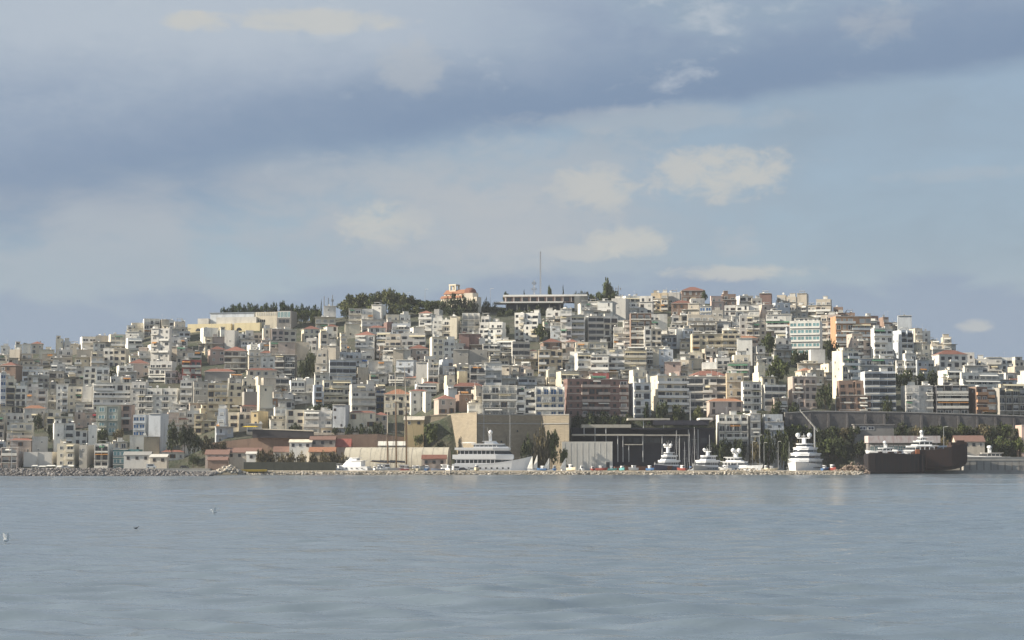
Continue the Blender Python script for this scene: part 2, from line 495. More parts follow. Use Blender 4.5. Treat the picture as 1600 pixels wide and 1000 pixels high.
def place_rocks(root, meshes, spots, most, rnd, stuff_mat):
    """spots: (x, y, z, size) largest first as stones of their own, the rest joined"""
    spots = sorted(spots, key=lambda s: -s[3])
    for (x, y, z, s) in spots[:most]:
        o = inst(rnd.choice(meshes), 'stone', root, (x, y, z), (s * rnd.uniform(.85, 1.2), s, s * rnd.uniform(.7, 1)))
        o.rotation_euler = (rnd.uniform(-.4, .4), rnd.uniform(-.4, .4), rnd.uniform(0, 6.28))
    rest = spots[most:]
    if rest:
        mb = MB()
        for (x, y, z, s) in rest:
            me = rnd.choice(meshes); n = len(mb.v)
            a = rnd.uniform(0, 6.28); ca, sa = math.cos(a), math.sin(a)
            for v in me.vertices:
                mb.v.append((x + s * (v.co.x * ca - v.co.y * sa), y + s * (v.co.x * sa + v.co.y * ca), z + s * v.co.z))
            for p in me.polygons:
                mb.f.append(tuple(n + i for i in p.vertices)); mb.mi.append(0)
        tag(mb.build('small_stones', stuff_mat, root), kind='stuff')

def build_rocks():
    rnd = random.Random(11)
    g = rock_meshes(M_rock); l = rock_meshes(M_rock_l, seed=9)
    # left breakwater, grey armour stone
    b = thing('breakwater', 'long breakwater of grey boulders along the lower left shore', 'breakwater', (px_x(150, 735), 735, 0))
    core = MB(); x0, x1 = px_x(-60, 735) - b.location.x, px_x(332, 735) - b.location.x
    core.loft([[(x0, -8, -1.5), (x0, 7, -1.5), (x0, 5, 2.2), (x0, 2, 2.2)], [(x1, -8, -1.5), (x1, 7, -1.5), (x1, 5, 1.1), (x1, 2, 1.1)]])
    core.build('rubble_core', M_rock, b)
    sp = []
    for _ in range(2300):
        x = rnd.uniform(px_x(-50, 735), px_x(338, 735)) - b.location.x; y = rnd.uniform(-9, 4)
        z = max(-.2, min(2.4, (y + 8) * .27)) * (1 if x < 10 else max(.45, 1 - (x - 10) * .018)) + rnd.uniform(-.1, .35)
        sp.append((x, y, z, rnd.choice((.55, .65, .8, .9, 1.1, 1.5)) * rnd.uniform(.8, 1.2)))
    place_rocks(b, g, sp, 290, rnd, M_rock)
    # pale heap at the end of the breakwater
    b = thing('rock_pile', 'pale heap of boulders where the grey breakwater meets the low ledge', 'rocks', (px_x(350, 790), 788, 0))
    sp = []
    for _ in range(420):
        x = rnd.gauss(0, 5.4); y = rnd.uniform(-4, 6)
        top = 4.4 * max(0, 1 - abs(x - 2.5) / 8.5) * (0.4 + 0.6 * max(0, 1 - abs(y - 2) / 7)) + .3
        if x < -4: top = max(top * .5, .8)
        sp.append((x, y, top * rnd.uniform(.35, 1), rnd.uniform(.8, 1.9)))
    for _ in range(130):
        sp.append((rnd.uniform(-19, -6), rnd.uniform(-9, -4), rnd.uniform(0, .5), rnd.uniform(.6, 1.2)))
    place_rocks(b, l, sp, 200, rnd, M_rock_l)
    # ledge edge stones
    b = thing('rock_ledge_edge', 'thin line of pale stones along the waterline of the boatyard', 'rocks', (px_x(850, 798), 798, 0))
    sp = []
    for _ in range(2300):
        x = rnd.uniform(px_x(375, 798), px_x(1345, 798)) - b.location.x; y = rnd.uniform(-2.4, 1.5)
        sp.append((x, y,   .1 + .62 * (y + 2.0) * .6 + rnd.uniform(-.1, .25), rnd.choice((.5, .6, .7, .9, 1.2)) * rnd.uniform(.8, 1.2)))
    place_rocks(b, l, sp, 290, rnd, M_rock_l)
    # brownish rubble mound beside the wreck
    b = thing('rubble_mound', 'brownish rubble mound between the tiered yacht and the rusty wreck', 'rocks', (px_x(1318, 840), 838, 0))
    sp = []
    for _ in range(420):
        x = rnd.uniform(-13, 10); y = rnd.uniform(-6, 7)
        top = .9 + 4.6 * math.exp(-((x - 4) / 6.0) ** 2) * math.exp(-((y - 2) / 5.0) ** 2)
        sp.append((x, y, top * rnd.uniform(.3, 1), rnd.uniform(.6, 1.6)))
    place_rocks(b, rock_meshes(mat('brown_rubble', (.30, .23, .18), 0.95, 0.5, 0.3, 0.8, streak=False, c2=(.16, .13, .12)), seed=21), sp, 200, rnd, MAT['brown_rubble'])
    b = thing('rubble_mound', 'low sandy rubble mound on the ledge below the second yacht row', 'rocks', (px_x(1168, 820), 818, 0))
    sp = [(rnd.uniform(-9, 9), rnd.uniform(-3, 3), rnd.uniform(.6, 1.2), rnd.uniform(.5, 1.3)) for _ in range(170)]
    sp += [(rnd.gauss(1, 4), rnd.uniform(-2, 3), rnd.uniform(1, 2.6), rnd.uniform(.6, 1.3)) for _ in range(110)]
    place_rocks(b, l, sp, 120, rnd, M_rock_l)
build_rocks()

# ================================================================== TOWN BUILDINGS
def leaf_mat(name, c, c2):
    m = bpy.data.materials.new(name); m.use_nodes = True
    t = NT(m.node_tree); b = m.node_tree.nodes['Principled BSDF']
    geo = t.n('ShaderNodeNewGeometry'); oi = t.n('ShaderNodeObjectInfo')
    n = t.noise(geo.outputs['Position'], .9, 3, .6)
    col = t.mix(t.ss(n, .35, .65), (*c, 1), (*c2, 1))
    hs = t.n('ShaderNodeHueSaturation'); t.put(hs.inputs['Color'], col); t.put(hs.inputs['Value'], t.m('MULTIPLY_ADD', oi.outputs['Random'], .5, .75))
    t.put(b.inputs['Base Color'], hs.outputs[0]); b.inputs['Roughness'].default_value = .8; b.inputs['Specular IOR Level'].default_value = .15
    return m
LEAF = {'pine': leaf_mat('pine_leaf', (.030, .050, .022), (.055, .080, .030)), 'round': leaf_mat('broad_leaf', (.055, .075, .028), (.105, .12, .045)),
        'cypress': leaf_mat('cypress_leaf', (.022, .038, .018), (.04, .06, .025)), 'shrub': leaf_mat('shrub_leaf', (.030, .042, .020), (.065, .075, .032)),
        'dry': leaf_mat('dry_leaf', (.095, .080, .045), (.14, .12, .065)), 'olive': leaf_mat('olive_leaf', (.085, .10, .042), (.15, .15, .065))}
M_bark = mat('tree_bark', (.10, .075, .055), .95, .3, .2)

def crown_mesh(kind, seed):
    """unit crown: radius about 1 across, height 0..1"""
    rnd = random.Random(seed); mb = MB()
    cl = []
    if kind == 'pine':
        for _ in range(17): a = rnd.uniform(0, 6.28); r = rnd.uniform(0, .8) ** .6; cl.append((r * math.cos(a), r * math.sin(a), rnd.uniform(.45, .95) - .25 * r * r, rnd.uniform(.20, .34), .16))
    elif kind == 'cypress':
        for i in range(12): z = i / 12; r = .34 * (1 - z) ** .6; cl.append((rnd.uniform(-r, r), rnd.uniform(-r, r), .06 + z * .92, .34 * (1 - z * .75), .12))
    elif kind in ('shrub', 'dry'):
        for _ in range(14): a = rnd.uniform(0, 6.28); r = rnd.uniform(0, .8); cl.append((r * math.cos(a), r * math.sin(a), rnd.uniform(.1, .8) * (1 - .5 * r), rnd.uniform(.24, .4), .22))
    else:
        for _ in range(20):
            a = rnd.uniform(0, 6.28); r = rnd.uniform(0, .78); z = rnd.uniform(.3, .92); r *= math.sqrt(max(.1, 1 - ((z - .58) / .5) ** 2))
            cl.append((r * math.cos(a), r * math.sin(a), z, rnd.uniform(.22, .36), .17))
    for (cx, cy, cz, r, rz) in cl:
        for _ in range(46):
            d = Vector((rnd.gauss(0, 1), rnd.gauss(0, 1), rnd.gauss(0, 1))).normalized() * rnd.uniform(.55, 1.08)
            p = Vector((cx + d.x * r, cy + d.y * r, cz + d.z * rz))
            u = Vector((rnd.gauss(0, 1), rnd.gauss(0, 1), rnd.gauss(0, .8))).normalized(); w = u.orthogonal().normalized(); w.rotate(Matrix.Rotation(rnd.uniform(0, 6.28), 3, u)); q = rnd.uniform(.045, .10); u2 = u.cross(w)
            s2 = q * rnd.uniform(.5, .9)
            mb.quad([p - w * q, p + u2 * s2, p + w * q, p - u2 * s2])
    return mb.mesh('crown', LEAF.get(kind))
CROWNS = {k: [crown_mesh(k, s) for s in range(3)] for k in ('pine', 'round', 'cypress', 'shrub', 'dry', 'olive')}

def unit_meshes():
    U = {}
    def win(key, frame, pane, kind):
        mb = MB()
        f = .08
        mb.box(-.5, .5, -.10, .04, 0, f * .8, 0); mb.box(-.5, .5, -.10, .04, 1 - f * .8, 1, 0)
        mb.box(-.5, -.5 + f, -.095, .04, f * .8, 1 - f * .8, 0); mb.box(.5 - f, .5, -.095, .04, f * .8, 1 - f * .8, 0)
        if kind == 'shut':
            mb.box(-.5 + f, .5 - f, -.06, .04, .45, 1 - f * .8, 2); z1 = .45
        elif kind == 'closed':
            mb.box(-.5 + f, .5 - f, -.06, .04, f * .8, 1 - f * .8, 2); z1 = None
        elif kind == 'leaf':
            mb.box(-.85, -.5, -.07, .04, 0.02, .98, 2); mb.box(.5, .85, -.07, .04, 0.02, .98, 2); z1 = 1 - f * .8
        else:
            mb.box(-.03, .03, -.09, .04, f * .8, 1 - f * .8, 0); z1 = 1 - f * .8
        if z1: mb.quad([(-.5 + f, -.03, f * .8), (.5 - f, -.03, f * .8), (.5 - f, -.03, z1), (-.5 + f, -.03, z1)], 1)
        U[key] = mb.mesh('window', [frame, pane, M_shut_b if kind == 'leaf' and 'b' in key else M_shut])
    win('w', M_white, M_pane, 'm'); win('ws', M_white, M_pane, 'shut'); win('wc', M_slab, M_pane, 'closed'); win('wl', M_white, M_pane, 'leaf')
    win('wbl', M_shut_b, M_pane, 'leaf'); win('wd', M_dark, M_pane, 'm'); win('wbr', M_shut_b, M_pane, 'm')
    blue = mat('blue_glass', (.05, .12, .26), 0.2, 0.2, 0.2, spec=0.5); teal = mat('teal_glass', (.16, .30, .32), 0.2, 0.2, 0.2, spec=0.5)
    win('wblue', M_slab, blue, 'm'); win('wteal', M_white, teal, 'm')
    def balc(key, mslab, mpar, style):
        mb = MB()
        mb.box(-.5, .5, -1.3, .03, -.2, 0, 0)
        if style == 'solid':
            mb.box(-.5, .5, -1.3, -1.18, .001, .95, 1); mb.box(-.5, -.485, -1.18, .03, .001, .95, 1); mb.box(.485, .5, -1.18, .03, .001, .95, 1)
        elif style == 'low':
            mb.box(-.5, .5, -1.3, -1.18, .001, .5, 1); mb.box(-.5, .5, -1.27, -1.22, .85, .93, 2)
            mb.box(-.5, -.485, -1.18, .03, .001, .5, 1); mb.box(.485, .5, -1.18, .03, .001, .5, 1)
        else:
            mb.box(-.5, .5, -1.28, -1.22, .9, .97, 1)
            for i in range(13):
                xx = -.495 + .99 * i / 12; mb.box(xx - .006, xx + .006, -1.27, -1.23, .001, .9, 1)
            mb.box(-.5, -.492, -1.22, .03, .9, .97, 1); mb.box(.492, .5, -1.22, .03, .9, .97, 1)
        U[key] = mb.mesh('balcony', [mslab, mpar, M_dark])
    balc('bs', M_slab, M_slab, 'solid'); balc('bw', M_white, M_white, 'solid'); balc('bl', M_slab, M_slab, 'low'); balc('br', M_slab, M_dark, 'rail')
    for k in ('cr', 'be', 'or', 'rb', 'ye', 'bl', 'gr', 'pk', 'pb'):
        balc('b_' + k, wallmat(k), wallmat(k), 'solid')
    for k, m in AWN.items():
        mb = MB()
        mb.prism([(-.5, -1.65), (.5, -1.65), (.5, .02), (-.5, .02)], lambda x, y: -.06 + .42 * y, lambda x, y: .42 * y)
        mb.box(-.5, .5, -1.68, -1.652, -1.0, -.68)
        U['a_' + k] = mb.mesh('awning', m)
    mb = MB()      # solar water heater: tank on a frame above a tilted panel
    rg = lambda x: [(x, .1 + .3 * math.cos(a * math.pi / 4), 1.35 + .3 * math.sin(a * math.pi / 4)) for a in range(8)]
    mb.loft([rg(-.7), rg(.7)], 0)
    mb.prism([(-.6, -1.2), (.6, -1.2), (.6, .0), (-.6, .0)], lambda x, y: .12 + .75 * (y + 1.2), lambda x, y: .2 + .75 * (y + 1.2), 1)
    mb.box(-.55, -.48, .05, .12, 0, 1.1, 2); mb.box(.48, .55, .05, .12, 0, 1.1, 2); mb.box(-.55, -.48, -1.15, -1.08, 0, .2, 2); mb.box(.48, .55, -1.15, -1.08, 0, .2, 2)
    U['heater'] = mb.mesh('water_heater', [M_white, M_panel, M_steel])
    mb = MB()      # television aerial
    mb.tube((0, 0, 0), (0, 0, 3.2), .045, s=4); mb.tube((-.7, 0, 2.9), (.7, 0, 2.95), .03, s=4)
    for i in range(5): mb.tube((-.6 + .3 * i, -.35, 2.92), (-.6 + .3 * i, .35, 2.92), .02, s=3)
    U['aerial'] = mb.mesh('aerial', M_steel)
    mb = MB(); mb.tube((0, 0, 0), (0, 0, 1.2), .05, s=4)
    rings = []
    for i in range(4):
        r = .12 + .2 * i; yy = -.25 - .06 * i * i * .5
        rings.append([(r * math.cos(a * math.pi / 5), yy, 1.4 + r * math.sin(a * math.pi / 5)) for a in range(10)])
    mb.loft(rings, 1); U['dish'] = mb.mesh('satellite_dish', [M_steel, M_white])
    mb = MB(); mb.box(-.35, .35, -.35, .35, -.5, 1.6); mb.box(-.45, .45, -.45, .45, 1.6, 1.75); U['chim'] = mb.mesh('chimney', M_slab)
    mb = MB()
    for sx in (-1, 1):
        for sy in (0, 1): mb.box(sx * 1.7 - .07, sx * 1.7 + .07, sy * 2.4 - .07, sy * 2.4 + .07, 0, 2.3)
    mb.box(-1.9, 1.9, -.3, 2.7, 2.3, 2.42, 1); U['perg'] = mb.mesh('pergola', [M_steel, M_canvas])
    return U
U = unit_meshes()
WIN_RES = ['w', 'w', 'wd', 'ws', 'ws', 'wc', 'wbr']
WORDNUM = {1: 'single-storey', 2: 'two-storey', 3: 'three-storey', 4: 'four-storey', 5: 'five-storey', 6: 'six-storey', 7: 'seven-storey', 8: 'eight-storey', 9: 'nine-storey', 10: 'ten-storey', 11: 'tall', 12: 'tall'}
TOWN = []       # records for the labels

def hip_roof(root, W, D, z, m, over=.45, h=None, name='roof'):
    h = h or min(W, D) * .24
    x0, x1, y0, y1 = -W / 2 - over, W / 2 + over, -over, D + over
    mb = MB(); rl = max(.2, (x1 - x0) - (y1 - y0)) / 2; cxm = 0; cym = D / 2
    if x1 - x0 >= y1 - y0: a, b = (cxm - rl, cym, z + h), (cxm + rl, cym, z + h)
    else:
        rl = ((y1 - y0) - (x1 - x0)) / 2; a, b = (cxm, cym - rl, z + h), (cxm, cym + rl, z + h)
    e = [(x0, y0, z), (x1, y0, z), (x1, y1, z), (x0, y1, z)]
    if x1 - x0 >= y1 - y0:
        mb.quad([e[0], e[1], b, a]); mb.quad([e[1], e[2], b]); mb.quad([e[2], e[3], a, b]); mb.quad([e[3], e[0], a])
    else:
        mb.quad([e[0], e[1], a]); mb.quad([e[1], e[2], b, a]); mb.quad([e[2], e[3], b]); mb.quad([e[3], e[0], a, b])
    mb.box(x0, x1, y0, y1, z - .18, z - .001, 1)
    return mb.build(name, [m, M_slab], root)

def body(mb, x0, x1, y0, y1, z0, z1, par=.8, m=0, mr=1):
    """a flat-roofed volume with a parapet"""
    th = .2
    if par <= 0:
        mb.box(x0, x1, y0, y1, z0, z1, m); return
    mb.quad([(x0, y0, z0), (x1, y0, z0), (x1, y0, z1), (x0, y0, z1)], m); mb.quad([(x1, y0, z0), (x1, y1, z0), (x1, y1, z1), (x1, y0, z1)], m)
    mb.quad([(x1, y1, z0), (x0, y1, z0), (x0, y1, z1), (x1, y1, z1)], m); mb.quad([(x0, y1, z0), (x0, y0, z0), (x0, y0, z1), (x0, y1, z1)], m)
    a, b, c, d = x0 + th, x1 - th, y0 + th, y1 - th; zr = z1 - par
    mb.quad([(x0, y0, z1), (x1, y0, z1), (b, c, z1), (a, c, z1)], m); mb.quad([(x1, y0, z1), (x1, y1, z1), (b, d, z1), (b, c, z1)], m)
    mb.quad([(x1, y1, z1), (x0, y1, z1), (a, d, z1), (b, d, z1)], m); mb.quad([(x0, y1, z1), (x0, y0, z1), (a, c, z1), (a, d, z1)], m)
    mb.quad([(a, c, zr), (b, c, zr), (b, c, z1), (a, c, z1)][::-1], m); mb.quad([(b, c, zr), (b, d, zr), (b, d, z1), (b, c, z1)][::-1], m)
    mb.quad([(b, d, zr), (a, d, zr), (a, d, z1), (b, d, z1)][::-1], m); mb.quad([(a, d, zr), (a, c, zr), (a, c, z1), (a, d, z1)][::-1], m)
    mb.quad([(a, c, zr), (b, c, zr), (b, d, zr), (a, d, zr)], mr)

TONES = {'wh': ('wh', 'wh', 'cr', 'gr'), 'cr': ('cr', 'wh', 'be'), 'be': ('be', 'cr', 'pb', 'gr'), 'gr': ('gr', 'wh', 'be'), 'bl': ('bl', 'wh', 'gr'), 'ye': ('ye', 'cr'), 'tn': ('tn', 'be'), 'cc': ('cc', 'be', 'gr'), 'pb': ('pb', 'be'), 'pk': ('pk', 'pb')}

def town_building(i, x0, x1, yt, yb, T, col, opts, Y, D, anchor=None):
    rnd = random.Random(1000 + i)
    ppm = F / Y
    xc = (x0 + x1) / 2
    yaw = None; roof = 'f'; awn = None; setb = None; railk = None; clutter = True; pane = None; low = False
    for o in opts:
        if o[0] == 'y' and (o[1:].lstrip('-').isdigit()): yaw = float(o[1:])
        elif o in ('r', 'ro'): roof = o
        elif o.startswith('a:'): awn = o[2:]
        elif o == 'set': setb = True
        elif o == 'noset': setb = False
        elif o == 'clean': clutter = False
        elif o == 'low': D = min(D, 6.0); low = True
        elif o.startswith('p:'): pane = o[2:]
        elif o.startswith('b:'): railk = o[2:]
    if yaw is None:
        if yb > 596: yaw = rnd.choice((8, 10, 12, 14, 16, 5))
        elif xc < 520: yaw = rnd.choice((-6, 6, 10, 13, 16, 19))
        elif xc < 780: yaw = rnd.choice((-8, 0, 6, 10, 14))
        elif xc < 1310: yaw = rnd.choice((-15, -11, -8, -4, 0, 8, 12))
        else: yaw = rnd.choice((-8, 4, 8, 12, 15))
    view = math.degrees(math.atan2(px_x(xc, Y), Y))
    th = R(yaw)
    full = (x1 - x0) / ppm
    eff = abs(math.sin(R(yaw + view)))
    W = max(3.0, (full - D * eff) / max(.6, math.cos(R(yaw + view))))
    if W < full * .55: W = full * .55
    side = D * math.sin(R(yaw + view))
    Xf = px_x(xc, Y) + side / 2
    zg = min(zt(Xf, Y), zt(Xf, Y + D)) - 1.0
    ztop = at(xc, yt, Y).z
    if ztop - zg < 3.5: zg = ztop - 3.5
    Hh = ztop - zg
    sh = rnd.choice((3.5, 3.6, 3.8))
    n = max(1, int(round((Hh - 1.0) / sh)))
    nvis = max(1, int(round((yb - yt) / ppm / sh)))
    zmin = at(xc, yb + 12, Y).z - zg - sh
    lowT = T in ('H', 'V')
    root = thing('house' if lowT or low or nvis <= 1 and Hh < 5 else 'apartment_building', None, None, (Xf, Y, zg), th)
    if T == 'H': roof = roof if roof != 'f' else 'r'
    if low and setb is None: setb = False
    feats = []
    wm = wallmat(col)
    big = anchor is not None and setb is False
    # ---- split the front into strips of their own depth, height and face
    strips = []
    if roof != 'f' or W < 9.5 or T in 'LSHV' or (T in 'KR' and W < 22 and rnd.random() < .75):
        cuts = [0, 1]
    else:
        m_ = 2 if W < 19 else 3
        cuts = [0] + sorted((k + rnd.uniform(-.22, .22)) / m_ for k in range(1, m_)) + [1]
    tones = TONES.get(col, (col,))
    prev = None
    for k in range(len(cuts) - 1):
        a, b = -W / 2 + W * cuts[k], -W / 2 + W * cuts[k + 1]
        one = len(cuts) == 2
        rec = 0.0 if one else rnd.choice((0.0, .35, .9, 1.6, 2.3))
        if prev is not None and abs(rec - prev) < .2: rec += .5
        prev = rec
        drop = 0 if one or k == 0 and rnd.random() < .6 else rnd.choice((0, 0, 0, 1, 1, .35) if n > 2 else (0, 0, .35))
        if big: rec *= .5; drop = 0
        ck = col if one or big or rnd.random() < .5 else rnd.choice(tones)
        Tk = T
        if not one and not big and pane is None:
            Tk = {'W': rnd.choice('WKKMM'), 'K': rnd.choice('KKKWM'), 'M': rnd.choice('MKW'), 'B': rnd.choice('BBBW'), 'R': rnd.choice('RRK')}.get(T, T)
        elif not one and big:
            Tk = T if rnd.random() < .8 else {'K': 'M', 'W': 'K', 'M': 'K', 'R': 'K'}.get(T, T)
        strips.append([a, b, rec, Hh - drop * sh, ck, Tk])
    if max(s[3] for s in strips) < Hh - .1: strips[0][3] = Hh
    mats, keys = [], []
    mb = MB()
    tasks = []
    for (a, b, rec, hs, ck, Tk) in strips:
        m_ = wallmat(ck)
        if ck not in keys: keys.append(ck); mats.append(m_)
        mi = keys.index(ck) * 1
        w = b - a; cx = (a + b) / 2
        sb = setb if setb is not None else (Tk in 'KMW' and roof == 'f' and hs > 2.4 * sh and rnd.random() < .5)
        lev = 0 if not sb else (2 if hs > 4.2 * sh and rnd.random() < .4 else 1)
        hm = hs - lev * sh
        if roof != 'f': hm -= min(1.6, W * .12)
        e = .004 * (strips.index([a, b, rec, hs, ck, Tk]) % 2)
        body(mb, a - e, b + e, rec, D - e, -2.5, hm, .85 if roof == 'f' else 0, mi, 100)
        for q in range(lev):
            body(mb, a + .25 + .2 * q, b - .25 - .2 * q, rec + 1.9 * (q + 1), D - .3 - .2 * q, hm + q * sh - .85, hm + (q + 1) * sh, .5, mi, 100)
        if lev and 'setback top floor' not in feats: feats.append('setback top floor')
        tasks.append((a, b, rec, hs, hm, lev, ck, Tk))
        if roof == 'f' and rnd.random() < .65:      # projecting eaves slab
            mb.box(a - .12, b + .12, rec - .55, rec + .19, hm - .22, hm + .03, 101)
        if Tk in 'WM' and n >= 2 and rnd.random() < .5:
            for k in range(1, min(n, 6)):
                zz = hm - k * sh
                if zz > .5: mb.box(a - .03, b + .03, rec - .06, rec + .1, zz - .12, zz + .06, 101)
        if Tk == 'L':
            nb = max(2, round(w / 4.0))
            for q in range(nb + 1):
                xx = a + .15 + (w - .3) * q / nb
                mb.box(xx - .15, xx + .15, rec - 1.28, rec + .1, -2.4, hm - .25, mi)
    mb.mi = [len(mats) if v == 100 else (len(mats) + 1 if v == 101 else v) for v in mb.mi]
    if low and roof == 'f':
        mb.box(-W / 2 - .5, W / 2 + .5, -1.3 if rnd.random() < .6 else -.4, D * .6, Hh - .02, Hh + .22, 101 if rnd.random() < .6 else 100)
        mb.mi = [len(mats) if v == 100 else (len(mats) + 1 if v == 101 else v) for v in mb.mi]
    mb.build('walls', mats + [M_roofdeck, M_slab], root)
    if roof != 'f':
        hip_roof(root, W, D, tasks[0][4], M_tile if roof == 'r' else M_tile_o); feats.append('red tiled roof' if roof == 'r' else 'orange tiled roof')
    rail0 = railk or {'or': 'b_or', 'rb': 'b_rb', 'ye': 'b_ye', 'cr': 'b_cr', 'bl': 'b_bl'}.get(col) or rnd.choice(('bs', 'bs', 'bw', 'bw', 'bl', 'br'))
    fam0 = pane or rnd.choice(WIN_RES)
    def awning(cx, yf, z, w, ac=None):
        ac = ac or rnd.choice(('white', 'white', 'cream', 'cream', 'white', 'green', 'orange'))
        inst(U['a_' + ac], 'awning', root, (cx, yf - .02, z), (w, 1, rnd.uniform(.7, 1.1)))
        if ac + ' awnings' not in feats: feats.append(ac + ' awnings')
    for si, (a, b, rec, hs, hm, lev, ck, Tk) in enumerate(tasks):
        w = b - a; cx = (a + b) / 2
        rail = rail0 if railk or rnd.random() < .6 else rnd.choice(('bs', 'bw', 'bl', 'br'))
        fam = fam0 if pane or rnd.random() < .5 else rnd.choice(WIN_RES)
        nb = max(1, int(round(w / 3.8))); bw = w / nb
        half = rnd.choice((0, 1))
        for k in range(min(n + 1, 9)):
            if k < lev:
                lv = lev - k; yf = rec + 1.9 * lv; zf = hm + (lv - 1) * sh - .82; ws = w - .5 - .4 * (lv - 1)
            else:
                yf = rec; zf = hm - (k - lev + 1) * sh + .05 - (.35 if roof == 'f' else 0); ws = w
            if zf < -1.2 or zf < zmin: break
            up = k < lev
            bx = lambda q: cx + ((q + .5) / nb - .5) * ws
            if Tk in 'KLS':
                span = ws if Tk != 'K' or rnd.random() < .65 else ws * rnd.choice((.55, .7))
                off = cx + (0 if span == ws else rnd.choice((-1, 1)) * (ws - span) / 2)
                if not up and zf > .2:
                    inst(U[rail if Tk != 'L' else rnd.choice(('br', 'bl', 'bs'))], 'balcony', root, (off, yf, zf), (span - (.02 if Tk == 'K' else .36), rnd.choice((1, 1.15, 1.3)) if Tk == 'K' and not big else 1.15, 1.15))
                for q in range(nb):
                    if rnd.random() < .06: continue
                    inst(U[fam if pane or rnd.random() < .5 else rnd.choice(WIN_RES)], 'window', root, (bx(q), yf, zf + .04), (bw * (ws / w) * rnd.choice((.55, .68, .8, .88)), 1, 2.6))
                if rnd.random() < .25: inst(rnd.choice(CROWNS['shrub']), 'balcony_plant', root, (off + rnd.uniform(-.4, .4) * span, yf - (1.0 if not up else .7), zf + .2), (rnd.uniform(.5, 1.2), .45, rnd.uniform(1.0, 1.7)))
                if rnd.random() < (.28 if not awn else .85):
                    w2 = span * (.92 if awn else rnd.choice((.35, .5, .95))); awning(off + rnd.uniform(-.4, .4) * (span - w2), yf, zf + 3.2, w2, awn)
            elif Tk == 'R':
                for q in range(nb):
                    inst(U[pane or 'wd'], 'window', root, (bx(q), yf, zf + .85), (bw * .95, 1, 1.95))
                inst(U['bl' if rail == 'bs' else rail], 'balcony', root, (cx, yf, zf), (ws - .1, .5, .75))
            elif Tk == 'M':
                for q in range(nb):
                    isb = nb == 1 or (q < nb / 2) == bool(half)
                    if isb: inst(U[fam if rnd.random() < .5 else rnd.choice(WIN_RES)], 'window', root, (bx(q), yf, zf + .04), (bw * rnd.choice((.6, .75)), 1, 2.6))
                    else: inst(U[fam], 'window', root, (bx(q), yf, zf + 1.0), (rnd.choice((1.1, 1.5)), 1, 1.6))
                hb = (w if nb == 1 else sum(1 for q in range(nb) if (q < nb / 2) == bool(half)) * bw)
                bc = cx if nb == 1 else ((a + hb / 2) if half else (b - hb / 2))
                if not up and zf > .3:
                    inst(U[rail], 'balcony', root, (bc, yf, zf), (hb - .1, 1.1, 1.15))
                    if rnd.random() < .3: awning(bc, yf, zf + 3.2, hb * .8, awn)
            elif Tk in 'WH':
                fw = fam if Tk == 'W' else rnd.choice(('wl', 'wbl', 'w'))
                for q in range(nb):
                    if pane is None and rnd.random() < .15: continue
                    inst(U[fw if pane or rnd.random() < .6 else rnd.choice(WIN_RES)], 'window', root, (bx(q) + rnd.uniform(-.2, .2), yf, zf + rnd.choice((.6, .75))), (rnd.choice((1.0, 1.4, 1.6, 2.2)) if pane is None else bw * rnd.choice((.5, .6)), 1, rnd.choice((1.6, 1.9, 2.4))))
                if Tk == 'W' and rnd.random() < .55 and zf > .3 and not up:
                    wb = min(bw * rnd.choice((1, 1, 2)), w * .9)
                    inst(U[rail], 'balcony', root, (cx + rnd.choice((-1, 0, 1)) * (w - wb) / 2 * .95, yf, zf), (wb, .8, 1))
                    if rnd.random() < .2: awning(cx, yf, zf + 2.7, min(w * .6, 3.5), awn)
            elif Tk in 'BV':
                if rnd.random() < .40:
                    inst(U[fam], 'window', root, (cx + rnd.uniform(-.35, .35) * w, yf, zf + 1), (rnd.uniform(.7, 1.2), 1, 1.2))
        # roof clutter of this strip
        if roof == 'f' and clutter:
            zr = (hs - .5) if lev else (hm - .85); y0 = rec + .8 + 1.9 * lev
            if y0 > D - 2.5: continue
            ra = rnd.random()
            if ra < .40 and w > 3.4:      # stair head
                pw = rnd.uniform(2.2, min(3.6, w * .8)); pd = min(3.0, (D - y0) * .5); ph = rnd.uniform(2.1, 2.8)
                px_ = rnd.uniform(a + pw / 2 + .2, b - pw / 2 - .2); py_ = rnd.uniform(y0 + .2, max(y0 + .3, D - pd - .5))
                m2 = MB(); m2.box(px_ - pw / 2, px_ + pw / 2, py_, py_ + pd, zr - .1, zr + ph, 0); m2.box(px_ - pw / 2 - .2, px_ + pw / 2 + .2, py_ - .2, py_ + pd + .2, zr + ph, zr + ph + .15, 1)
                m2.build('stair_penthouse', [rnd.choice((wallmat(ck), M_slab, wallmat('wh'))), M_slab], root)
                if 'stair penthouse' not in feats: feats.append('stair penthouse')
            elif ra < .52 and w > 3.4 and yt > 500:
                m2 = MB(); rw = w * rnd.uniform(.5, .85); rd_ = max(1.5, min(4.0, D - y0 - .8)); rh = rnd.uniform(2.2, 2.7); yy = y0 + rnd.uniform(.2, 1.0); rx = cx + rnd.uniform(-.5, .5) * (w - rw)
                m2.box(rx - rw / 2, rx + rw / 2, yy, yy + rd_, zr - .05, zr + rh); m2.box(rx - rw / 2 - .25, rx + rw / 2 + .25, yy - .7, yy + rd_ + .2, zr + rh, zr + rh + .16, 1)
                m2.build('roof_room', [rnd.choice((wallmat(ck), wallmat('wh'), wallmat('cr'))), M_slab], root)
                for q in range(max(1, int(rw / 2.6))): inst(U[rnd.choice(WIN_RES)], 'window', root, (rx - rw / 2 + (q + .5) * rw / max(1, int(rw / 2.6)), yy, zr + .1), (rnd.choice((.9, 1.4, 1.9)), 1, 2.0))
                if rnd.random() < .35: awning(rx, yy - .7, zr + rh, rw * .9)
            elif ra < .68 and w > 4.5:
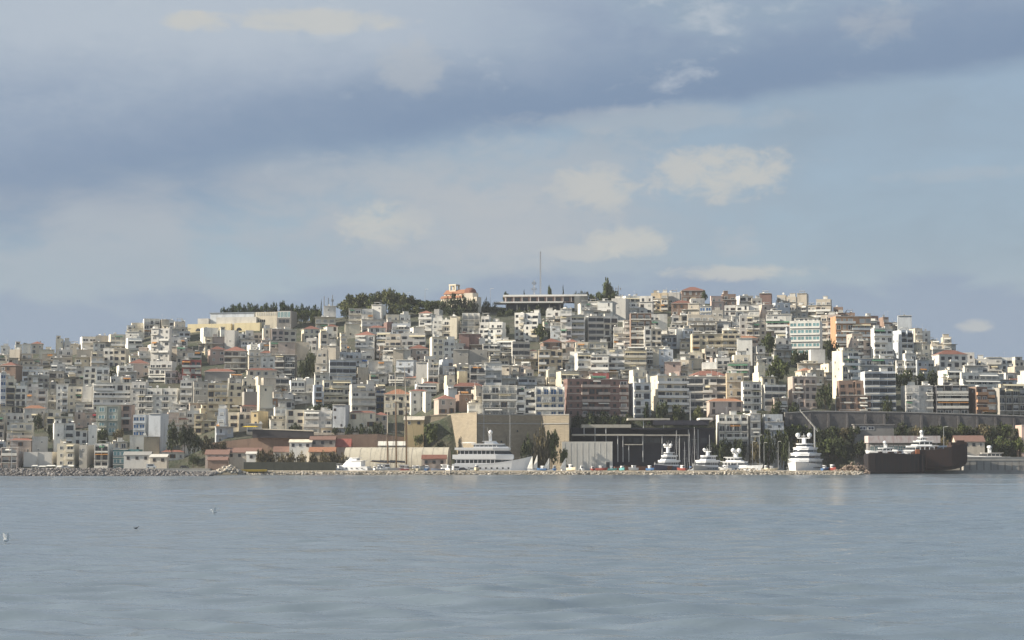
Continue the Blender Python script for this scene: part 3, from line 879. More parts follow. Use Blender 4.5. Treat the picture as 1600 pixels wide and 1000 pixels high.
                inst(U['perg'], 'pergola', root, (cx, y0 + .2, zr))
                if 'roof pergola' not in feats: feats.append('roof pergola')
            for _ in range(rnd.choice((0, 1, 1, 2))):
                inst(U['heater'], 'water_heater', root, (rnd.uniform(a + .8, b - .8), rnd.uniform(y0 + 1.0, max(y0 + 1.1, D - .8)), zr), rz=rnd.uniform(-1.2, .6))
            for _ in range(rnd.choice((0, 1, 1, 2))):
                inst(U['aerial'], 'aerial', root, (rnd.uniform(a + .2, b - .2), rnd.uniform(y0, D - .5), zr), (1, 1, rnd.uniform(.8, 1.6)), rz=rnd.uniform(0, 3))
            if rnd.random() < .25: inst(U['dish'], 'satellite_dish', root, (rnd.uniform(a + .5, b - .5), y0, zr))
            if rnd.random() < .25: inst(U['chim'], 'chimney', root, (rnd.uniform(a + .5, b - .5), rnd.uniform(y0, D - .8), zr))
            for _ in range(rnd.choice((0, 0, 0, 1, 2))):
                inst(rnd.choice(CROWNS['shrub']), 'roof_plant', root, (rnd.uniform(a + .4, b - .4), rec + .7, hm - .95), (rnd.uniform(.5, 1.3), .5, rnd.uniform(1.2, 2.1)))
    for s in (-1, 1):
        shows = D * math.sin(R(yaw + view)) * (1 if s < 0 else -1) * ppm
        hm = tasks[0 if s < 0 else -1][4]; rec = tasks[0 if s < 0 else -1][2]
        if shows > 5 and T not in 'BV' and rnd.random() < .75:
            for k in range(1, min(n, 6)):
                for yy in ([D * .35, D * .7] if D > 6 else [D * .6]):
                    zf = hm - k * sh - .3
                    if zf > 0 and rnd.random() < .55 and yy > rec + .8:
                        inst(U[fam0], 'window', root, (s * (W / 2 + .003), yy, zf + .9), (rnd.choice((.7, 1.1)), 1, 1.3), rz=R(90) * s)
    if roof != 'f' and rnd.random() < .7:
        inst(U['chim'], 'chimney', root, (rnd.uniform(-.3, .3) * W, D * .6, tasks[0][4] + .6))
    TOWN.append(dict(o=root, x=xc, y=(yt + yb) / 2, x0=x0, x1=x1, yt=yt, yb=yb, T=T, col=col, n=nvis, feats=feats, anchor=anchor, i=i))
    return root

# x0 x1 top bottom (as seen in the photo) type colour options | label = short name
TABLE = '''
0 14 540 566 W wh y8
14 33 546 570 B be
22 33 538 548 V wh
34 47 537 550 V wh
48 66 535 551 H be r
60 84 546 556 V cr
33 88 552 569 W be clean
86 98 529 548 B cr y10 | cream blank tower standing alone on the far left skyline = cream skyline tower
98 110 533 547 W gr
109 124 537 548 V be
124 149 526 546 K wh b:bw clean | bright white terraced house with one dark balcony slot on the left skyline = bright white slotted house
148 168 524 546 W be
119 142 546 569 B be
88 112 546 568 W gr
141 162 548 571 K be
0 34 568 592 H br
34 60 569 580 V be
35 80 577 594 K bl
79 119 568 592 K gr b:bw a:white
118 132 574 600 W cc
130 172 572 599 W wh p:wd | whitish block with dark square windows beside a shaded garden, left slope = dark-windowed white block
0 9 582 640 R bl p:wblue
9 43 592 636 K wh br p:wd | whitish three-storey block with large dark window bays at the left edge = big-bayed white block
43 76 586 606 W cc
42 75 604 652 W gr
76 90 597 640 W cc
88 129 600 640 W cr | cream block with paired window columns above the chimney house = paired-window cream block
129 146 604 640 B gr
145 205 598 640 K wh b:bw a:white | white block with two long rows of white awnings = long-awning block
172 205 588 601 W wh
204 282 596 642 M wh b:bl p:w y0 | big pale block of many windows with a plain stair strip in its middle = big pale many-windowed block
282 303 594 640 K gr
302 326 596 640 W cc
168 196 522 545 K cr b:bw
195 224 518 532 B wh | white house under a bright blue tarpaulin roof near the left skyline = blue-tarpaulin house
195 222 528 543 K wh a:white
197 206 508 520 W wh y12 clean
203 223 504 520 W cr y14
222 248 498 516 L wh y14 clean | white block with four sunlit vertical fins on the left skyline = finned white block
247 263 499 515 B be
262 272 500 515 K wh y10
270 289 502 524 W be
235 267 513 562 W gr y-14 noset | tall bluish-grey block with stepped right side below the fins = tall bluish block
160 201 544 564 W wh p:wd y0 clean | white one-row house with four dark windows on the left slope = four-window white house
203 231 542 564 B pb clean
230 247 538 562 W wh
265 292 526 542 W gr
262 300 541 556 B be
275 314 548 568 W be
182 207 571 592 L wh
200 233 564 584 H pb r | house with a two-tier brick-red roof and cream walls, left slope = two-tier red-roofed house
232 276 564 590 K gr b:bl a:white
284 314 562 594 K rd b:bs noset | crimson house with white balcony and red roof on the left slope = crimson house
150 170 574 600 K wh
0 10 648 692 W be
0 8 690 728 R bl
9 60 645 664 W gr clean
38 72 634 660 H gr ro
70 84 645 664 W ye
74 116 640 666 W cr b:br | cream house with four chimneys in a row above the white modern house = four-chimney cream house
18 54 660 686 K cr a:cream
84 101 661 700 B wh
100 140 661 694 W wh p:wd a:white
139 153 664 690 B wh
117 157 644 662 M pb a:red b:b_pk | pinkish house with a long crimson awning on the lower left slope = crimson-awning house
18 52 684 700 H pb
52 76 682 706 B gr clean
5 39 699 730 L pb y0 noset | brownish block with three rows of dark loggias beside the breakwater = brownish loggia block
38 90 706 730 B gr y0 clean a:white
91 126 693 730 M cr y0 noset | cream three-storey waterfront block with window balconies above the grey boulders = cream waterfront block
126 149 695 731 B cc y-6
150 190 634 676 W gn p:wteal y0 clean | pale green block with teal glazed middle bays, lower left = teal-bayed block
189 211 632 666 W pk p:wbr y3 | pink town house with tall brown windows beside the blue-banded block = pink town house
209 234 648 690 R bl p:wblue y0 clean noset | block banded with wide blue glass strips above the teal netting = blue-banded block
233 264 646 702 B bl y-10 clean
262 280 644 672 W pb
277 312 641 664 W wh
204 230 680 694 B wh y10
226 250 682 712 B tn clean
150 179 693 731 L gr y0 noset
178 224 702 731 R tq p:wteal y0 clean | low waterfront building wrapped in teal scaffold netting = teal-netted building
176 200 690 704 W be
254 289 702 720 H wh r | low white shed with pitched roof behind the grey breakwater = white pitched shed
284 314 695 710 V wh clean
312 340 512 530 B wh
340 353 515 530 W wh y16
350 372 516 545 B gr y-10 clean
367 384 521 538 W wh y12
318 331 526 548 W cr y18 clean
328 353 526 546 B pb
382 411 516 540 W be
409 422 513 540 W cr y16
419 463 514 536 W be p:wd
420 450 533 556 K gr
324 352 543 562 H pk r
350 386 544 578 K cc r b:bl | grey house with red eaves and two dark balcony bands, middle left = red-eaved banded house
385 404 538 550 W wh
402 424 537 550 K wh
387 430 546 577 M gr y10 | grey block with sunlit stepped left corner above a red roof = sunlit-corner grey block
385 432 574 598 H be r | house with broad red roof and three dark windows, middle left = broad red-roofed house
434 483 534 558 B pb y5 clean | plain pinkish blank-walled block with a sunlit left edge = pinkish blank block
429 464 554 592 K dg b:bl noset y0 | dark grey block with long horizontal balcony bands, middle left slope = dark banded block
320 367 576 602 B dg r
355 380 590 612 W cc
378 400 592 628 W cr y10
397 411 588 614 B cr y20 clean
408 431 590 626 B be clean
425 452 590 614 R gr
325 380 598 644 W ye y8 | big yellowish block with two rows of dark windows behind the garden tree = yellowish block
378 404 612 640 B cc
402 426 602 654 B cr y24 clean | sunlit cream stepped wall of houses climbing the lower left slope = sunlit stepped house
422 434 622 650 B or
425 460 612 634 W gr
304 343 646 670 W ye y0 clean p:wbr | yellow neoclassical house with arched ground floor above the brown wall = yellow arched house
312 328 638 648 V cr
338 358 638 678 K bl y0
356 397 644 668 W cr y0 clean p:wbr | cream villa with a small square turret on its roof = turreted cream villa
395 417 642 672 B oc y-18 clean
428 448 636 668 K wh
447 477 640 674 W cr y8 clean p:wbr | cream neoclassical front with a row of tall pilastered windows = pilastered cream front
475 522 641 680 W gr y0 noset
520 547 632 680 B bl y-6 clean
452 476 594 624 R wh p:w
474 490 591 622 W gr
488 506 601 630 W bl y12 p:wbr | pale blue sunlit corner house above the neoclassical row = pale blue corner house
504 548 594 624 K cr a:cream noset
545 587 600 640 K gr
580 602 606 630 L dg p:wblue noset | dark navy framed block of two glazed rows, lower middle = dark navy framed block
545 587 640 668 H cr r | cream house under a red hipped roof with four tall windows above the boatyard = red-hipped cream house
584 606 646 664 H be r
505 524 478 504 B gr y6
470 499 511 530 H cr r y14 | house with a pinkish-red roof and glowing cream gable end, below the pines = cream-gabled house
505 527 508 522 H wh r
497 528 519 562 W gr p:wd | grey block with three rows of dark windows below the rooftop aerials = dark-windowed grey block
478 500 528 548 W gr
492 514 546 594 W be y0
511 531 540 575 B be
526 542 525 560 K cr y16
544 583 482 512 K wh y4 b:b_cr clean | large white house with two cream balcony rows below the hilltop grove = two-balcony grove house
580 603 476 508 B wh y-12
538 562 506 522 B cr
574 602 509 522 H gr r
555 591 520 554 K wh r
588 612 519 552 K wh b:bw a:cream
515 582 550 566 W bl a:blue
514 556 562 598 R bl p:wd
558 592 563 594 B gr a:white
590 614 564 592 M gr
600 642 491 506 W wh
599 614 503 517 B rb
611 642 505 520 K bl
626 666 520 540 K gr
640 663 511 524 B gr
654 680 487 516 K wh r b:bw | white house with reddish flat cornice just below the grove's edge = red-corniced house
678 692 483 502 B gr y-10
675 706 496 522 K wh a:white y-4
703 719 494 522 B cr y-16
722 750 489 522 L wh y0 | white framed house with open square balconies below the church bushes = open-framed white house
747 791 493 530 M wh y-12 p:wd | white block with dark window rows and a broad beige right flank below the church = church-side white block
671 713 526 566 W wh y10 p:w | brilliant white block with arched corner and small windows in mid slope = brilliant white block
703 726 536 554 W gr
717 752 521 550 B rb y0 | rust-red and brown blank house below the church = rust-red house
744 758 528 550 B gr
599 628 521 560 K be b:bw
614 642 546 564 B be
638 670 541 560 H pb r
662 682 556 576 W wh y14
708 762 546 576 B cc y0 clean noset | broad blank olive-grey concrete wall in the middle of the slope = olive-grey blank block
706 738 569 586 W be
619 652 562 594 W bl
650 670 566 594 B gr
667 685 566 606 L wh
685 710 561 594 K bl b:bw
714 730 580 598 B ye y14 clean
693 712 586 604 W cr
734 760 571 606 L wh b:bw noset y0 | white frame block of two balcony columns beside the red-capped block = two-column frame block
600 644 611 640 W cr ro y0 | flat cream house under a bright orange-red roof behind the tall masts = orange-roofed mast house
640 667 608 638 H gr r
648 682 600 618 K bl a:white
662 672 612 636 V wh y14 clean
678 712 620 640 H pb r
694 714 607 622 V wh
704 758 599 612 H br r
711 737 616 638 B br
735 757 608 642 W be
803 847 488 526 M wh y-14 p:wd b:b_cr | white and cream block with a beige right flank below the hilltop pavilion = pavilion-foot block
853 879 485 510 W wh
876 894 482 540 K wh b:bw y-4 noset | narrow white block with a stack of curved white balconies = white balcony stack
860 882 508 534 W bl
889 914 492 538 K wh b:bw a:cream
754 782 537 566 K wh y4
776 806 531 564 K cr b:bw
799 828 534 570 R gr
826 843 547 570 W cr r
841 879 546 584 W tn y0 p:wd noset | tan block with three rows of square windows, centre of the slope = tan window block
877 896 551 576 K dg
889 912 549 580 W wh b:bw
844 878 531 548 H br
884 906 532 546 H pb r
756 784 566 606 K wh y0 b:bw noset | white rounded-corner block with red cap and three balcony rows = red-capped block
782 799 571 600 B be y-10 clean
797 832 571 596 B be y-6
818 852 577 600 W be
850 884 578 598 K cr b:b_cr
868 908 580 606 K cr b:bw a:cream | cream terraced house with planted balconies above the red-brown slab = planted cream terrace
903 937 473 496 W wh
919 937 471 490 V wh
934 959 470 496 W wh y-6
956 984 466 496 B gr
971 1002 462 490 K wh b:bw
999 1022 462 490 W gr
1017 1046 457 480 W tn y-8 | tan corner house on the right-hand skyline beside a hilltop tree = tan skyline house
913 966 494 536 R wh y10 p:wd noset | long white block of dark ribbon windows with a blue ground floor = blue-based ribbon block
958 990 500 540 K wh b:bw y0
984 1018 489 546 L br y0 noset | dark brown framed block of four deep loggia rows, right of centre = dark brown loggia block
1014 1044 490 518 B wh y0 clean | blank white canopy-like wall beside the dark brown loggias = blank white canopy house
1006 1034 514 550 W gr p:wd
1029 1060 511 536 W gr
898 950 534 554 W cr
898 926 552 588 K wh b:bw
923 952 554 590 K wh b:bw noset
948 978 545 588 K wh b:bw y-6 noset | white block with tall side columns framing three balconies, right of centre = white column-framed block
974 1010 547 588 K be b:b_cr a:cream
1006 1020 546 584 L cc
1014 1030 541 580 B cr y0 clean noset | tall narrow blank cream tower right of centre = blank cream tower
1027 1052 546 580 W bl b:b_bl y0 | pale blue house with white balconies beside the blank cream tower = pale blue balcony house
982 1014 578 598 W cr
1038 1064 565 588 V pk
1010 1042 584 600 W wh
1044 1066 457 474 W gr
1064 1102 450 466 W br r
1050 1082 470 490 H br r
1078 1102 466 484 W gr
1110 1132 462 484 W pk y10
1127 1152 459 484 W br y0
1150 1178 462 480 K wh
1175 1192 466 482 W cc
1188 1208 458 478 B rb
1094 1114 478 496 R bl p:wblue
1076 1098 474 496 B be
1048 1078 492 516 W be y0 p:wd
1074 1118 491 520 K be b:b_be
1112 1134 484 514 W cc
1128 1160 494 516 W wh y0 p:w | bright white house with arched crenellated top row on the right slope = crenellated white house
1128 1160 512 532 K wh b:bw
1156 1198 493 534 M gr y-4
1132 1188 476 496 W gr
1182 1210 476 496 B pb
1056 1070 514 538 B wh y6 clean | small bright white blank cube-like house right of centre = bright white cube house
1067 1084 513 540 W bl
1079 1158 521 552 K ye b:b_ye y0 noset | wide pale yellow block with three long balcony rows on the right slope = wide yellow block
1152 1176 528 566 B wh y-6 clean | plain white windowless wall below the grey columned block = plain white wall house
1172 1196 541 566 W wh
1096 1142 544 566 M gr
1075 1099 550 570 W cr
1058 1078 553 575 B cr
1116 1142 559 582 K wh
1143 1174 554 580 W cr
1137 1172 567 586 K gr a:green
1097 1120 566 588 B wh
1060 1082 562 586 W be
1048 1064 570 588 W pk
1074 1137 582 600 H be r
1178 1204 571 600 W cr
1214 1248 460 480 W be
1247 1265 458 478 B be
1208 1236 473 496 W bl
1232 1264 476 496 W pb
1260 1302 467 490 W be
1235 1286 501 550 R wh p:wteal y-16 b:bw noset | white modern block with teal glass bands and a blank right wall = teal-glass modern block
1210 1238 528 556 W gr
1198 1238 491 520 K wh b:bw
1283 1312 491 528 W be
1299 1362 494 540 K or b:bw y6 noset | orange block with long white balconies on the right shoulder of the hill = orange balcony block
1303 1338 479 498 W br
1324 1364 521 552 W pk y10 | pink house with small windows below the orange balconies = pink shoulder house
1264 1290 546 580 B gr y0 clean
1284 1304 568 592 W cr y12
1262 1288 578 600 W be
1231 1276 588 634 W pb y4 p:wbr noset | beige stone mansion with regular tall windows and an orange roof room = beige stone mansion
1243 1272 577 596 H cr ro
1301 1342 548 618 K cr y26 b:bw noset | dazzling sunlit white stepped block on the lower right slope = dazzling stepped block
1340 1396 560 612 S bl b:bl y0 noset
1345 1400 580 644 R bl p:wd y0 b:bs noset | shaded bluish block with stepped terraces beside the dazzling wall = shaded terraced block
1306 1360 594 640 W br y0 clean p:wbr | roofless brown stone ruin with arched windows below the dazzling wall = brown stone ruin
1350 1376 493 514 W rb
1374 1407 495 514 W br
1404 1426 493 524 B bl y-8
1362 1396 513 560 K wh b:bw y6 noset
1394 1427 516 562 L bl p:wd noset | bluish half-open frame block under the right skyline = bluish open frame
1422 1457 513 546 B be
1454 1488 526 556 W be y-6
1428 1453 538 566 W cr y18
1400 1432 552 580 W gr
1458 1512 549 584 W gr r p:wd | grey house with thin red eaves and a dark window row near the right skyline = red-eaved grey house
1500 1544 550 584 W be
1538 1584 558 590 W wh y-6
1430 1466 562 584 W bl
1356 1400 566 584 W gr
1408 1458 602 644 M gr y0 b:bl noset | grey framed block with a pale window tower on the lower right = pale window-tower block
1455 1512 602 646 L dk y0 noset | dark unfinished steel and glass block on the lower right = dark unfinished block
1466 1504 578 600 K gr a:white
1500 1562 582 604 K wh a:white
1510 1558 604 644 K br b:b_or
1554 1602 606 646 L cc noset
1560 1604 572 600 W gr
1578 1606 562 580 W be
1590 1640 585 640 W gr
880 982 592 656 K rb b:b_pb y8 noset p:wbr | long red-brown slab block with grey balcony bands above the dark pavilion = red-brown slab
926 952 583 596 V rd
982 1017 598 648 K bl b:bl
1016 1076 587 640 K cr b:bw y14 noset | sunlit cream wing with long balcony bands, right of the red-brown slab = sunlit cream wing
1072 1137 588 640 R gr b:bs y-4 noset p:wd | shaded grey wing with dark ribbon windows joined to the cream wing = shaded grey wing
1134 1162 583 636 W tn y0 noset | tan square-topped tower house behind the orange-roofed mansion = tan tower house
1158 1192 596 646 W gr
1184 1228 601 634 R wh p:wd
1104 1160 622 660 W pb ro y8 noset | mansion with an orange hipped roof above the moored sailboats = orange-roofed mansion
1118 1168 648 690 L wh y0 noset
1164 1188 646 690 W gr
1190 1224 647 672 W bl y0
754 808 602 646 L wh b:bw y0 noset clean | white terraced block with deep dark balconies on top of the fortress wall = white fortress block
806 838 603 646 K wh y0 p:wd b:bw clean noset
836 882 604 646 L wh p:wblue y0 b:bw clean noset | dark glazed half of the block on top of the fortress wall = dark glazed fortress block
1586 1640 664 700 B pk y0 clean | salmon pink house at the far right above the dock = salmon pink house
'''
ENT = []
for ln in TABLE.strip().splitlines():
    a, _, lab = ln.partition('|')
    tk = a.split()
    full, _, short = lab.partition('=')
    ENT.append([*(float(q) for q in tk[:4]), tk[4], tk[5], tk[6:], full.strip() or None, short.strip() or None])

# low houses tucked in front of the tall fronts that stand open
_r = random.Random(2024)
EXTRA = []
for _e in ENT:
    if _e[7] or _e[2] < 470 or _e[3] > 690 or _e[3] - _e[2] < 21 or _e[4] in 'HV': continue
    if 1095 < _e[0] < 1235 and _e[3] > 640: continue
    if _r.random() < .22: continue
    _c = _r.uniform(_e[0], _e[1]); _w = _r.uniform(22, 46) / 2
    _t = _r.choice('WKWKHMWK')
    _o = ['low'] + (['ro' if _r.random() < .3 else 'r'] if _t == 'H' else [])
    EXTRA.append([_c - _w, _c + _w, _e[3] - _r.uniform(7, 13), _e[3] + _r.uniform(0, 4), _t, _r.choice(('wh', 'wh', 'cr', 'be', 'gr', 'gr', 'pb', 'wh', 'bl', 'cc')), _o, None, None])
for _e in [q for q in ENT if not q[7] and 478 < q[2] and q[3] < 640 and q[3] - q[2] >= 26 and q[4] not in 'HV']:
    if _r.random() < .15: continue
    _c = _r.uniform(_e[0], _e[1]); _w = _r.uniform(16, 30) / 2; _y = _e[3] - _r.uniform(5, 9)
    EXTRA.append([_c - _w, _c + _w, _y - _r.uniform(6, 11), _y + 1, _r.choice('WKWKM'), _r.choice(('wh', 'cr', 'be', 'gr', 'pb', 'wh', 'be')), ['low'], None, None])
ENT += EXTRA

def place_town():
    recs = []
    for e in ENT:
        x0, x1, yt, yb = e[:4]
        xc = (x0 + x1) / 2
        if yb >= 728: Y = 925.5 + (0 if yb < 731 else 0)
        elif 754 <= x0 and x1 <= 882 and yt >= 602 and yb <= 646: Y = 927.0
        elif x0 >= 1586 and yt > 660: Y = 918.0
        elif yb > 660 and 1100 < xc < 1230: Y = 921.0
        elif yb > 682 and x0 < 320: Y = 931 + (728 - yb) * .4
        else: Y = ground_at(xc, yb + 6)
        recs.append([Y, e])
    # keep footprints from running into the building behind
    out = []
    for a, (Y, e) in enumerate(recs):
        D = 11.5
        for b, (Y2, e2) in enumerate(recs):
            if a == b: continue
            ov = min(e[1], e2[1]) - max(e[0], e2[0])
            if ov > 2 and (Y2 > Y + 1.0):
                D = min(D, Y2 - Y - .6)
        out.append((Y, max(4.0, D), e))
    for i, (Y, D, e) in enumerate(out):
        Y += (i % 7) * .13
        town_building(i, *e[:4], e[4], e[5], e[6], Y, D, (e[7], e[8]) if e[7] else None)
place_town()

# ================================================================== LANDMARKS
ANCH = []     # (short name, px, py)

ORD6 = ['first', 'second', 'third', 'fourth', 'fifth', 'sixth']
def build_church():
    Y = 1238.0; s = Y / F
    o = at(718, 478, Y); zg = zt(o.x, Y) - 1
    root = thing('church', 'cream church with red tiled roofs, barrel apse and open bell tower on the hilltop', 'church', (o.x, Y, zg), R(-30))
    ANCH.append(('hilltop church', 718, 460))
    z = lambda py: at(718, py + 2.5, Y).z - zg
    m = wallmat('cr'); mb = MB()
    mb.box(-11, 6, -5.2, 5.2, -2, z(464.5)); mb.box(-12.5, -11, -3.0, 3.0, -2, z(467)); mb.box(-9.5, 6, -3.4, 3.4, z(464.5), z(457.5))
    mb.build('walls', m, root)
    mb = MB()      # aisle roofs and nave roof
    for sy in (-1, 1):
        mb.prism([(-11.4, -5.7 * 1), (6.3, -5.7), (6.3, -3.4), (-11.4, -3.4)] if sy < 0 else [(-11.4, 3.4), (6.3, 3.4), (6.3, 5.7), (-11.4, 5.7)], lambda x, y: z(464.5) + .02 + .75 * (5.7 - abs(y)), lambda x, y: z(464.5) + .25 + .75 * (5.7 - abs(y)))
    for sy in (-1, 1):
        pl = [(-10, -3.9), (6.4, -3.9), (6.4, 0), (-10, 0)] if sy < 0 else [(-10, 0), (6.4, 0), (6.4, 3.9), (-10, 3.9)]
        mb.prism(pl, lambda x, y: z(457.5) + .02 + .72 * (3.9 - abs(y)), lambda x, y: z(457.5) + .25 + .72 * (3.9 - abs(y)))
    mb.build('roof', M_tile_o, root)
    mb = MB(); rings = []
    for i in range(7):      # domed apse end
        a = math.pi / 2 * i / 6
        rings.append([(6 + 3.4 * math.sin(a) * 1.0 + 2.8, (3.9 * math.cos(a) + .05) * math.cos(t * math.pi / 8), z(457) + (3.7 * math.cos(a) + .05) * math.sin(t * math.pi / 8)) for t in range(9)])
    rings.insert(0, [(6, 3.9 * math.cos(t * math.pi / 8), z(457) + 3.7 * math.sin(t * math.pi / 8)) for t in range(9)])
    mb.loft(rings, close=False, caps=False); mb.build('apse_dome', M_tile, root, smooth=True)
    mb = MB()
    mb.prism([(6, -4.6), (12, -3.6), (14, 0), (12, 3.6), (6, 4.6)], -2, z(457)); mb.prism([(12, -6.5), (17, -6.5), (17, -1), (12, -1)], -2, z(464)); mb.build('apse_wall', wallmat('be'), root)
    t = MB(); tx, ty = -4.5, 1.0
    t.box(tx - 2.4, tx + 2.4, ty - 2.4, ty + 2.4, 0, z(451))
    for sx in (-1, 1):
        for sy in (-1, 1): t.box(tx + sx * 2.1 - .45, tx + sx * 2.1 + .45, ty + sy * 2.1 - .45, ty + sy * 2.1 + .45, z(451), z(443.5))
    t.box(tx - 2.7, tx + 2.7, ty - 2.7, ty + 2.7, z(443.5), z(441.5))
    tw = t.build('bell_tower', wallmat('cr'), root)
    mb = MB(); mb.tube((tx, ty, z(449)), (tx, ty, z(445.5)), .7, .3, 8); mb.build('bell', M_dark, tw)
    for i in range(5):
        inst(U['wbr'], 'window', root, (-9.5 + 3.4 * i, -5.2, z(464.5) - 2.9), (.9, 1, 2.0))
    for i in range(5):
        inst(U['wbr'], 'window', root, (-8 + 3.0 * i, -3.4, z(457.5) - 1.0), (.7, 1, .9))
    inst(U['wd'], 'window', root, (-12.5, 0, z(473)), (1.4, 1, 2.2), rz=R(-90))
build_church()

def build_pavilion():
    Y = 1240.0; o = at(835, 480, Y)
    zg = zt(o.x, Y) - 1.5
    root = thing('hilltop_pavilion', 'long low pavilion with two white roof fascias and a curved dark end on the summit', 'pavilion', (o.x, Y, zg), R(-4))
    ANCH.append(('hilltop pavilion', 840, 470))
    X = lambda px: px_x(px, Y) - o.x
    z = lambda py: at(835, py, Y).z - zg
    def slab(x0, x1, y0, y1, za, zb, name, m):
        mb = MB(); mb.box(x0, x1, y0, y1, za, zb); mb.build(name, m, root)
    slab(X(772), X(880), -6, 8, z(474.3), z(472.2), 'roof_fascia', M_white)
    slab(X(786), X(918), -1, 12, z(463.2), z(460.6), 'roof_fascia', M_white)
    mb = MB(); mb.box(X(788), X(905), 1.0, 11, z(472), z(463.3)); mb.build('upper_wall', wallmat('rb'), root)
    mb = MB(); mb.box(X(790), X(880), 0.5, 10, -1, z(474.4)); mb.build('lower_wall', mat('pavilion_dark', (.03, .035, .06), .5, .2, .1), root)
    mb = MB()
    pl = []
    for i in range(9):
        a = -math.pi / 2 + math.pi * i / 8
        pl.append((X(898) + 8.5 * math.cos(a), 5 + 6.5 * math.sin(a)))
    mb.prism(pl, -1, z(463.3)); mb.build('curved_end_wall', wallmat('cc'), root)
    for i in range(9):
        mb = MB(); xx = X(790) + (X(893) - X(790)) * i / 8; mb.box(xx - .15, xx + .15, -.4, -.1, z(472.1), z(463.3)); mb.build('column', M_white, root)
        inst(U['wd'], 'window', root, (xx + 2.2, 1.0, z(470.5)), (3.4, 1, z(464.5) - z(470.5)))
    for i in range(7):
        mb = MB(); xx = X(775) + (X(876) - X(775)) * i / 6; mb.box(xx - .2, xx + .2, -5.2, -4.8, -1, z(474.4)); mb.build('column', M_conc, root)
build_pavilion()

def lattice_mast(px, y0, y1, Y, label, w=.5, arms=(), name='antenna_mast'):
    p = at(px, y0, Y); zg = zt(p.x, Y) - .5; zt_ = at(px, y1, Y).z
    root = thing(name, label, 'mast', (p.x, Y, zg))
    mb = MB(); H = zt_ - zg
    for sx, sy in ((-1, -1), (1, -1), (0, 1)):
        mb.tube((sx * w, sy * w, 0), (sx * w * .5, sy * w * .5, H), .17, .14, 4)
    n = int(H / 1.6)
    for i in range(n):
        a = H * i / n; b = H * (i + 1) / n; q = w * (1 - .5 * i / n)
        mb.tube((-q, -q, a), (q, -q, b), .06, s=3); mb.tube((q, -q, a), (0, q, b), .06, s=3)
    mb.build('lattice', M_steel, root)
    for (f, l) in arms:
        mb = MB(); mb.tube((-l, 0, H * f), (l, 0, H * f), .12, s=4); mb.box(-l - .3, -l + .3, -.3, .3, H * f - .8, H * f + .8); mb.box(l - .3, l + .3, -.3, .3, H * f - .8, H * f + .8); mb.build('antenna_arm', M_steel, root)
    return root
lattice_mast(844.5, 462, 393, 1248, 'tallest thin lattice mast rising above the hilltop pavilion', .45)
lattice_mast(834.5, 462, 438, 1243, 'shorter dark antenna mast with side arms behind the pavilion roof', .6, ((.7, 1.2), (.9, 1.0)))
for k, (px, y1) in enumerate(((506.5, 463), (513, 465), (519.5, 461))):
    lattice_mast(px, 484, y1, 1238 + k, ('first', 'second', 'third')[k] + ' of three short aerial masts beside the pines, counted from the left', .35, ((.8, .5),) if k == 2 else ())
lattice_mast(966, 470, 446, 1246, 'twin-armed aerial post beside the tall hilltop tree', .3, ((.55, 1.6), (.85, 1.6)))

def lamp_post(px, yb, yt, Y, label, zg=None, arm=1.2, m=None):
    p = at(px, yb, Y); zg = p.z if zg is None else zg
    H = at(px, yt, Y).z - zg
    root = thing('lamp_post', label, 'lamp post', (p.x, Y, zg))
    mb = MB(); mb.tube((0, 0, 0), (0, 0, H), .16, .10, 6); mb.build('pole', m or M_steel, root)
    mb = MB(); mb.tube((0, 0, H - .05), (arm, 0, H + .15), .07, s=5); mb.box(arm - .1, arm + .9, -.2, .2, H + .05, H + .25); mb.build('lamp_head', M_white, root)
lamp_post(766, 490, 451, 1236, 'tall floodlight pole right beside the church')
lamp_post(636, 482, 457, 1246, 'thin floodlight pole above the left half of the hilltop grove')
lamp_post(664, 480, 452, 1246, 'thin floodlight pole above the grove just left of the church')
lamp_post(18, 729, 664, 912, 'tall pale lamp post standing on the promenade at far left', 2.3)
lamp_post(1475, 706, 667, 905, 'white lamp post with bright head behind the rusty wreck', 1.2)
for k, px in enumerate((1232, 1250, 1258, 1276, 1296)):
    pass

